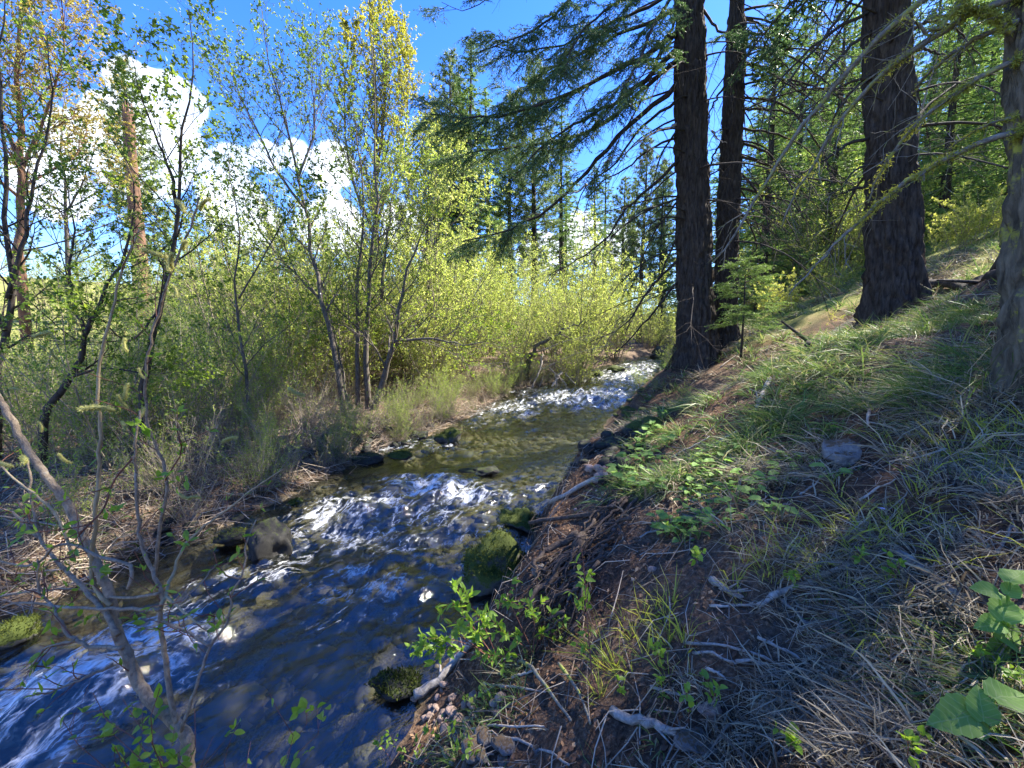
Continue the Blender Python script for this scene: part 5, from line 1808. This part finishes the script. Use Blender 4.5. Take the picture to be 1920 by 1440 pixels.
# uprooted shrub stump with a fan of pale dead branches across the pool
q = G(1000, 715)
dS = q[1]
t = thing('dead_stump', 'uprooted stump with a fan of bleached branches over the white water', 'stump', q)
for i, (pts, r, de) in enumerate([([(985, 710), (992, 680), (1003, 653), (1040, 630), (1092, 602)], 0.13, -0.6), ([(1053, 698), (1035, 725), (1018, 750)], 0.075, -1.2), ([(1018, 665), (1010, 700), (990, 740)], 0.05, -1.0),
                                  ([(985, 712), (965, 740), (945, 765)], 0.06, -1.4), ([(990, 700), (950, 690), (900, 683)], 0.045, -1.0), ([(1000, 690), (940, 680), (860, 690)], 0.03, -1.2), ([(1030, 690), (1060, 720), (1070, 748)], 0.035, -1.2),
                                  ([(1000, 700), (985, 735), (975, 755)], 0.03, -1.4), ([(1040, 700), (1045, 730), (1040, 755)], 0.03, -1.4), ([(1010, 660), (1060, 640), (1130, 625)], 0.03, -0.6), ([(980, 715), (940, 745), (925, 765)], 0.035, -1.2),
                                  ([(1000, 700), (1090, 660), (1170, 640)], 0.03, -0.4), ([(1020, 705), (1005, 740), (1000, 757)], 0.025, -1.5), ([(1060, 700), (1090, 735), (1100, 750)], 0.03, -1.0), ([(970, 700), (930, 720), (890, 760)], 0.03, -1.2)]):
    limb(t, np.array(t.location), pts, dS, dS + de, r, 'bark_alder' if i == 0 else 'drift', twigs=6, tw_len=0.8, seed=700 + i, name='trunk' if i == 0 else 'dead_branch')

# ------------------------------------------------------------------ near plants with leaves one can tell apart
from mathutils import Matrix


def leaf_shape(name, mat, kind='lens', seed=0):
    """one leaf, base at the origin, tip at +Y, length 1"""
    rng = np.random.default_rng(seed)
    n = 13 if kind == 'heart' else 7
    t = np.linspace(0, 1, n)
    if kind == 'lens':
        w = 0.21 * np.sin(math.pi * t ** 0.85) ** 0.9 + 0.004
    elif kind == 'narrow':
        w = 0.11 * np.sin(math.pi * t ** 0.8) + 0.004
    elif kind == 'oval':
        w = 0.3 * np.sin(math.pi * t ** 0.75) ** 0.8 + 0.004
    else:                                        # heart, with a toothed rim and sunken side veins
        w = np.interp(t, [0, 0.08, 0.25, 0.45, 0.7, 0.9, 1], [0.12, 0.30, 0.40, 0.36, 0.22, 0.08, 0.004])
        w = w * (1 + 0.06 * np.cos(np.arange(n) * math.pi))
    curl = rng.uniform(-0.28, -0.05)
    tw = rng.normal() * 0.15
    cols = (-1, -0.5, 0, 0.5, 1) if kind == 'heart' else (-1, 0, 1)
    rows = []
    for c in cols:
        back = 0.12 * (1 - t) ** 5 * abs(c) if kind == 'heart' else 0
        z = curl * t ** 2 + abs(c) * w * 0.32 + tw * c * w + 0.012 * rng.normal(size=n)
        if kind == 'heart':
            z = z + 0.018 * np.cos(np.arange(n) * math.pi) * (abs(c) == 0.5) - 0.05 * (abs(c) == 1) * w + 0.03 * np.sin(t * 9 + c * 2)
        rows.append(np.stack([c * w, t - back + 0.04 * abs(c) * (kind == 'heart'), z], -1))
    v = np.stack(rows, 1).reshape(-1, 3)
    k = len(cols)
    q = [[i * k + j, i * k + j + 1, (i + 1) * k + j + 1, (i + 1) * k + j] for i in range(n - 1) for j in range(k - 1)]
    mb = MB()
    mb.add(v, q)
    return mb.mesh(name, M[mat])


def leaf_obj(parent, me, pos, d, size, rng, up=(0, 0, 1), name='leaf', jit=0.5):
    d = unit(d)
    u = unit(np.asarray(up, float) + rng.normal(size=3) * jit)
    s = unit(np.cross(d, u))
    u = np.cross(s, d)
    o = link(name, me, parent)
    m = Matrix(((s[0], d[0], u[0]), (s[1], d[1], u[1]), (s[2], d[2], u[2]))).to_4x4()
    o.rotation_euler = m.to_euler()
    o.location = tuple(float(c) for c in pos)
    o.scale = (size, size, size)
    return o


LENS = [leaf_shape('leaf', 'leaf_near', 'lens', i) for i in range(4)]
OVAL = [leaf_shape('leaf', 'leaf_near', 'oval', 10 + i) for i in range(4)]
NARR = [leaf_shape('leaf', 'leaf_near', 'narrow', 20 + i) for i in range(4)]
HEART = [leaf_shape('leaf', 'leaf_herb', 'heart', 30 + i) for i in range(4)]


def catkin_mesh(seed):
    rng = np.random.default_rng(seed)
    t = np.linspace(0, 1, 9)
    b = rng.uniform(0.25, 0.6)
    p = np.stack([b * t ** 2 * 0.6, t * (1 - 0.25 * b), 0.12 * np.sin(t * 3)], -1)
    mb = MB()
    mb.tube(p, 0.085 * np.sin(math.pi * (0.12 + 0.8 * t)) ** 0.6, 8)
    n = 420
    u = rng.uniform(0.05, 0.97, n) * 8
    i = u.astype(int)
    f = (u - i)[:, None]
    q = p[i] * (1 - f) + p[i + 1] * f
    d = unit(rng.normal(size=(n, 3)))
    mb.needles(q + d * 0.06, d + [0, 0.25, 0], 0.11, 0.03, rng)
    return mb.mesh('catkin', M['catkin'])


CAT = [catkin_mesh(i) for i in range(4)]


def near_willow():
    rng = np.random.default_rng(5)
    d = 1.25
    base = P(352, 1440, d)
    gx, gy = base[0] + 0.02, base[1]
    g = on(gx, gy)
    t = thing('willow_sapling', 'leaning willow sapling with fuzzy catkins on the bank over the water', 'tree', g)
    stems = [
        ('trunk', 'bark_willow', [(353, 1440), (347, 1377), (323, 1350), (290, 1320), (260, 1280), (240, 1233), (226, 1205), (216, 1165), (206, 1115), (188, 1070), (168, 1030), (150, 995), (133, 960), (90, 897), (50, 840), (17, 780), (-10, 735)], 1.25, 1.5, 0.021, 0.010, True),
        ('branch', 'bark_willow', [(222, 1190), (187, 1137), (147, 1093), (100, 1043), (72, 1000), (60, 930), (52, 860)], 1.3, 1.6, 0.009, 0.0035, False),
        ('branch', 'bark_willow', [(330, 1362), (319, 1300), (308, 1227), (301, 1160), (303, 1113), (290, 1080), (267, 1027), (258, 960), (257, 813), (262, 770)], 1.27, 1.4, 0.009, 0.003, False),
        ('branch', 'stem_tan', [(302, 1135), (316, 1100), (333, 1047), (367, 1000), (420, 960), (470, 920), (530, 880)], 1.3, 1.7, 0.006, 0.0025, False),
        ('branch', 'bark_willow', [(290, 1080), (300, 990), (312, 897), (277, 787), (273, 713), (283, 640), (310, 547), (337, 470), (360, 417), (372, 370)], 1.45, 1.5, 0.006, 0.003, False),
        ('branch', 'bark_willow', [(340, 1372), (377, 1260), (397, 1207), (427, 1167), (437, 1110), (457, 1070), (460, 1027), (480, 975)], 1.26, 1.5, 0.006, 0.0025, False),
        ('branch', 'stem_tan', [(208, 1135), (180, 1107), (181, 960), (187, 813), (187, 680), (207, 597), (233, 497), (262, 430)], 1.35, 1.5, 0.0075, 0.003, False),
        ('branch', 'bark_willow', [(230, 1215), (170, 1212), (130, 1190), (112, 1160), (100, 1140), (75, 1110), (70, 1050)], 1.25, 1.35, 0.007, 0.003, False),
        ('branch', 'bark_willow', [(300, 1143), (220, 1142), (120, 1138), (30, 1130), (-20, 1150)], 1.3, 1.4, 0.006, 0.003, False),
        ('branch', 'bark_willow', [(300, 1112), (230, 1122), (150, 1105), (60, 1110), (-10, 1120)], 1.3, 1.5, 0.005, 0.002, False),
        ('branch', 'bark_willow', [(240, 1105), (250, 1075), (190, 1045), (120, 1020), (60, 1060), (-10, 1052)], 1.3, 1.4, 0.006, 0.003, False),
        ('branch', 'bark_willow', [(395, 1212), (340, 1180), (305, 1165)], 1.3, 1.3, 0.005, 0.004, False),
        ('branch', 'stem_tan', [(312, 1118), (350, 1150), (375, 1170), (405, 1155)], 1.3, 1.2, 0.004, 0.002, False),
        ('branch', 'bark_willow', [(456, 1085), (425, 1080), (405, 1060), (380, 1090), (340, 1130)], 1.4, 1.2, 0.003, 0.002, False),
        ('branch', 'bark_willow', [(213, 1245), (160, 1270), (100, 1295), (60, 1305)], 1.25, 1.1, 0.005, 0.002, False),
        ('branch', 'bark_willow', [(140, 1200), (80, 1220), (55, 1260)], 1.25, 1.2, 0.0035, 0.002, False),
        ('branch', 'stem_red', [(310, 900), (340, 840), (335, 820)], 1.45, 1.4, 0.003, 0.002, False),
        ('branch', 'stem_tan', [(140, 1050), (100, 960), (30, 900), (-10, 860)], 1.4, 1.6, 0.005, 0.003, False),
        ('branch', 'bark_willow', [(75, 1010), (20, 960), (-20, 950)], 1.5, 1.6, 0.006, 0.003, False),
        ('branch', 'bark_willow', [(180, 985), (130, 990), (60, 975), (0, 968)], 1.4, 1.6, 0.0045, 0.003, False),
        ('branch', 'stem_red', [(257, 850), (215, 900), (190, 960), (150, 1000)], 1.45, 1.35, 0.003, 0.003, False),
    ]
    paths = []
    for (nm, mat, pts, a, b, r0, r1, root) in stems:
        p = px_path(pts, a, b, 4 * len(pts))
        p[1:-1] += rng.normal(size=(len(p) - 2, 3)) * min(r0, 0.006) * 0.3
        if root:
            p = np.vstack([smooth_path([[gx + 0.05, gy - 0.1, g[2] - 0.15], [gx + 0.03, gy - 0.05, (g[2] + p[0, 2]) / 2], p[0]], 10)[:-1], p])
        mb = MB()
        mb.tube(p - g, r0 * np.linspace(1, r1 / r0, len(p)), 10)
        o = mb.build(nm, M[mat], t)
        paths.append(p - g)
        # short side twigs
        tw = MB()
        for k in range(5 if not root else 3):
            q, dd = at(p - g, rng.uniform(0.3, 0.98))
            e = wander(q, side_dir(dd, 0.8, rng), rng.uniform(0.06, 0.2), 5, 0.15, (0, 0, 0.2), rng)
            tw.tube(e, np.linspace(0.0022, 0.001, 6), 4, False)
            paths.append(e)
        tw.build('twig', M['stem_red'], o, kind='stuff')
    n = 0
    for pth in paths[1:]:
        for k in range(1 if len(pth) < 8 else 3):
            q, dd = at(pth, rng.uniform(0.35, 0.99))
            for j in range(rng.integers(2, 4)):
                leaf_obj(t, NARR[n % 4] if n % 3 else LENS[n % 4], q, dd * 0.7 + rng.normal(size=3) * 0.7 + [0, 0, 0.2], rng.uniform(0.018, 0.038), rng, jit=0.8)
                n += 1
    for (x, y, s, dx, dy) in [(60, 632, 42, 1, 0.05), (95, 655, 26, 0.3, -0.6), (85, 660, 24, -0.4, 0.5), (215, 770, 60, -1, 0.35), (235, 750, 40, -0.2, 1), (240, 765, 36, -0.3, 1), (255, 790, 36, 0.1, 1),
                              (40, 855, 42, 0.8, -0.5), (25, 875, 46, -1, 0.1), (110, 850, 34, 0.6, -0.8), (235, 808, 34, -0.7, 0.6), (318, 510, 46, -0.2, 1), (325, 535, 30, 0.1, -1), (345, 470, 40, 0.6, 0.5), (305, 480, 46, -0.7, 0.4), (325, 505, 40, 0.3, 1),
                              (345, 400, 44, -0.5, 0.9), (375, 395, 40, 0.4, 0.4), (415, 830, 36, 0.9, 0.2), (335, 925, 30, 0.6, -0.3), (325, 825, 20, 0.1, 0.8), (350, 935, 28, 1, 0), (540, 727, 40, 0.8, -0.4), (105, 1000, 30, 0.3, 0.8), (240, 660, 34, -0.5, 0.7), (260, 690, 26, 0.2, -0.8), (20, 730, 26, 0.9, 0.1), (70, 790, 26, 0.2, -0.8)]:
        p = P(x, y, 1.4) - g
        s = s / FPX * 1.2
        leaf_obj(t, CAT[n % 4], p, np.array([dx, rng.normal() * 0.3, dy]), s, rng, name='catkin', jit=1.5)
        n += 1
    # fresh rosettes below the catkins
    for (x, y, k) in [(262, 800, 9), (335, 900, 6), (345, 1020, 8), (195, 1060, 5), (255, 1165, 7), (160, 1160, 7), (95, 1175, 4), (185, 1080, 4), (130, 985, 5), (310, 890, 4), (60, 930, 4), (30, 1010, 4), (205, 960, 5)]:
        p = P(x, y, 1.36) - g
        for j in range(k):
            leaf_obj(t, LENS[j % 4], p + rng.normal(size=3) * 0.01, rng.normal(size=3) + [0, 0, 0.5], rng.uniform(0.025, 0.045), rng, jit=0.8)


near_willow()


def leafy_near(name, label, stems, d, wood, leaves, lsize, per, seed, base=None, sub=4, cap=290, cat='shrub', sublen=0.12, rad=0.004):
    """a small plant whose leaves are parts of their own"""
    rng = np.random.default_rng(seed)
    g = on(*(base[:2])) if base is not None else on(*P(*stems[0][0], d)[:2])
    t = thing(name, label, cat, g)
    n = 0
    mb = MB()
    spots = []
    for pts in stems:
        p = px_path(pts, d, d + rng.normal() * 0.08 * d, 12)
        p = np.vstack([g + [rng.normal() * 0.02, rng.normal() * 0.02, -0.02], p[1:]]) if base is not None else p
        p = smooth_path(p, 14) - g
        mb.tube(p, np.linspace(rad, rad * 0.35, 14), 5)
        for k in range(sub):
            q, dd = at(p, rng.uniform(0.3, 0.97))
            e = wander(q, side_dir(dd, 0.8, rng), sublen * rng.uniform(0.4, 1.3), 4, 0.12, (0, 0, 0.15), rng)
            mb.tube(e, np.linspace(rad * 0.4, rad * 0.2, 5), 3, False)
            spots.append(e)
        spots.append(p[6:])
    mb.build('stems', M[wood], t, kind='stuff')
    for e in spots:
        for k in range(per):
            if n >= cap:
                break
            q, dd = at(e, rng.uniform(0.25, 0.99))
            leaf_obj(t, leaves[n % 4], q, dd * 0.6 + rng.normal(size=3) * 0.7 + [0, 0, 0.1], lsize * rng.uniform(0.6, 1.25), rng, jit=0.6)
            n += 1
    return t


b = G(935, 1245)
leafy_near('leafy_shrub', 'fresh green leafy shrub leaning over the water above the driftwood log',
           [[(935, 1245), (880, 1210), (830, 1200), (800, 1220)], [(935, 1245), (890, 1180), (865, 1145), (870, 1120)], [(935, 1240), (900, 1160), (885, 1140)], [(940, 1240), (850, 1215), (815, 1190)], [(935, 1240), (860, 1190), (835, 1160)]],
           b[1], 'stem_red', LENS, 0.062, 8, 61, b, 7, sublen=0.16)
b = G(1000, 1225)
leafy_near('leafy_shrub', 'loose leafy shrub growing below the exposed roots of the cut bank',
           [[(1000, 1225), (970, 1160), (945, 1110)], [(1000, 1225), (1000, 1160), (985, 1120)], [(1000, 1225), (1030, 1190), (1050, 1160)], [(1005, 1225), (950, 1190), (920, 1160)], [(1005, 1225), (1040, 1240), (1060, 1225)], [(1000, 1225), (930, 1230), (910, 1225)], [(1000, 1225), (1015, 1180), (1010, 1145)]],
           b[1], 'stem_red', LENS, 0.05, 7, 62, b, 6, sublen=0.14)
b = G(1112, 1300)
leafy_near('leafy_sapling', 'single thin upright sapling with leaf tufts in front of the root tangle',
           [[(1112, 1300), (1106, 1220), (1100, 1150), (1096, 1080), (1090, 1025)]], b[1], 'stem_red', LENS, 0.05, 4, 63, b, 14, sublen=0.10, rad=0.005, cat='sapling')
b = np.array([-1.0, 1.15, 0])
leafy_near('leafy_shrub', 'bright leafy shrub around the foot of the leaning willow',
           [[(330, 1500), (260, 1420), (190, 1370), (130, 1385)], [(330, 1500), (250, 1380), (180, 1330), (175, 1300)], [(340, 1500), (290, 1400), (240, 1330), (230, 1310)], [(330, 1500), (300, 1430), (280, 1370), (300, 1290)],
            [(300, 1520), (200, 1440), (110, 1430)], [(330, 1500), (360, 1420), (370, 1380), (365, 1330)], [(340, 1500), (380, 1430), (400, 1380)], [(310, 1500), (240, 1440), (215, 1400)], [(310, 1500), (150, 1400), (110, 1340)]],
           1.15, 'stem_red', OVAL, 0.032, 5, 64, b, 6, sublen=0.12, rad=0.003)
b = np.array([-0.62, 1.15, 0])
leafy_near('leafy_shrub', 'sparse twiggy shrub with paired leaves against the blue water',
           [[(500, 1500), (540, 1420), (548, 1370), (515, 1325), (505, 1300)], [(545, 1400), (580, 1340), (575, 1310)], [(520, 1500), (560, 1410), (600, 1370), (595, 1330)], [(480, 1500), (460, 1420), (470, 1390)], [(440, 1500), (420, 1430), (450, 1350)]],
           1.15, 'stem_red', OVAL, 0.03, 3, 65, b, 4, sublen=0.07, rad=0.002)
for i, (px, py) in enumerate([(730, 1420), (840, 1400), (780, 1440), (880, 1430), (900, 1340)]):
    b = G(px, py)
    leafy_near('leafy_sprig', 'small leafy sprig on the dark water margin below the gravel', [[(px, py), (px + 8, py - 25), (px - 4, py - 50)], [(px, py), (px - 15, py - 20), (px - 28, py - 34)]], b[1], 'stem_red', OVAL, 0.03, 3, 660 + i, b, 3, cat='plant', sublen=0.06, rad=0.002).__setitem__('group', 'sprigs on the dark margin')
for i, (px, py) in enumerate([(1480, 1420), (1290, 1350), (1240, 1320), (1700, 1425), (1810, 1210), (1255, 1010), (1670, 1090), (1480, 560 + 540), (1160, 1320), (1330, 1320), (1610, 1060), (1230, 1240), (1900, 1300), (1820, 1260), (1300, 1060)]):
    b = G(px, py)
    s = 0.8 if b[1] < 2 else 0.5
    leafy_near('leafy_sprig', 'small yellow-green leafy sprig standing in the matted grass', [[(px, py), (px + 3, py - 30 * s), (px - 4, py - 60 * s)], [(px, py), (px + 14 * s, py - 24 * s), (px + 26 * s, py - 44 * s)]], b[1], 'stem_red', OVAL, 0.035, 3, 680 + i, b, 3, cat='plant', sublen=0.05, rad=0.002).__setitem__('group', 'sprigs in the grass')


def herb(x, y, n, size, rng, label, group, name='heart_leaf_herb', hgt=0.10):
    g = on(x, y)
    t = thing(name, label, 'plant', g, group)
    mb = MB()
    for k in range(n):
        az = k * 2.4 + rng.uniform(0, 0.8)
        h = hgt * rng.uniform(0.4, 1.2)
        o = np.array([math.cos(az), math.sin(az), 0])
        tip = o * rng.uniform(0.02, 0.07) + [0, 0, h]
        mb.tube([[0, 0, -0.01], tip * 0.5 + [0, 0, 0.01], tip], [0.003, 0.0022, 0.0016], 4)
        leaf_obj(t, HEART[k % 4], tip, o + [0, 0, rng.uniform(-0.15, 0.35)], size * rng.uniform(0.6, 1.15), rng, jit=0.25)
    mb.build('stalks', M['leaf_herb'], t, kind='stuff')
    return t


hr = np.random.default_rng(90)
for (px, py) in [(1340, 905), (1310, 885), (1330, 938), (1300, 905), (1362, 930), (1400, 908), (1422, 880), (1484, 872), (1502, 882), (1440, 968), (1462, 972), (1560, 905), (1250, 1005), (1272, 1002), (1300, 992), (1425, 918), (1452, 915), (1390, 855),
                 (1550, 815), (1290, 962), (1345, 992), (1320, 860), (1295, 930), (1350, 880), (1380, 945), (1370, 970), (1410, 940), (1330, 965), (1280, 1020), (1310, 1010), (1470, 900), (1265, 985), (1235, 990), (1360, 905)]:
    q = G(px, py)
    herb(q[0], q[1], hr.integers(4, 8), 0.085, hr, 'low herb with light green heart shaped leaves on the bare slope', 'heart leaved herbs on the slope')
for (px, py) in [(1190, 850), (1205, 830), (1182, 880), (1162, 905), (1225, 812), (1230, 880), (1212, 865), (1240, 790), (1250, 840), (1200, 905), (1175, 925), (1220, 930)]:
    q = G(px, py)
    herb(q[0], q[1], hr.integers(5, 9), 0.10, hr, 'green herb with rounded leaves on the rim of the cut bank', 'herbs on the cut bank rim', hgt=0.14)
# two broad leaved plants beside the photographer
for k, (lab, leaves) in enumerate([('broad leaved plant with pale green toothed leaves next to the lichen crusted branch', [(1880, 1145, 66, 0.2, 0.9), (1850, 1112, 52, -0.9, 0.4), (1905, 1085, 60, 0.6, 0.8), (1900, 1200, 110, 0.8, -0.5), (1860, 1175, 56, -0.9, -0.1), (1895, 1110, 44, 0.3, 0.5), (1872, 1225, 60, -0.6, -0.6), (1915, 1160, 60, 1, 0.2)]),
                                   ('broad leaved plant with large drooping green leaves low in the grass', [(1800, 1350, 105, -0.8, -0.2), (1870, 1380, 110, 0.5, -0.6), (1890, 1310, 90, 0.9, 0.3), (1840, 1330, 70, 0.1, 0.6), (1900, 1420, 90, 0.7, -0.6)])]):
    cx, cy = (1885, 1190) if k == 0 else (1860, 1370)
    q = G(cx, cy)
    t = thing('broad_leaf_plant', lab, 'plant', q)
    mb = MB()
    for j, (x, y, s, dx, dy) in enumerate(leaves):
        p = P(x, y, q[1] * 0.97) - q
        p[2] += 0.01
        s = s / FPX * q[1] * 0.9
        d = np.array([dx, 0.25 * dy, 0.35 * dy])
        leaf_obj(t, HEART[j % 4], p - unit(d) * s * 0.4, d, s, hr, up=(-0.1, -0.45, 0.9), jit=0.2)
        mb.tube([[0, 0, -0.02], (p - unit(d) * s * 0.4) * 0.5 + [0, 0, 0.02], p - unit(d) * s * 0.4], [0.005, 0.004, 0.003], 5)
    mb.build('stalks', M['leaf_herb'], t, kind='stuff')
q = G(1650, 985)
t = thing('wild_flower', 'tiny pale violet flower in the fresh grass', 'flower', q)
mb = MB()
mb.tube([[0, 0, 0], [0.005, 0, 0.05], [0, 0, 0.1]], [0.002, 0.0015, 0.0012], 4)
mb.build('stalk', M['leaf_herb'], t)
M['petal'] = leaf_mat('petal', [(0, (0.5, 0.42, 0.75)), (1, (0.6, 0.52, 0.85))], 0.4)
PET = leaf_shape('petal', 'petal', 'oval', 3)
for k in range(6):
    leaf_obj(t, PET, (0, 0, 0.1), (math.cos(k), math.sin(k), 0.3), 0.018, hr, name='petal', jit=0.1)
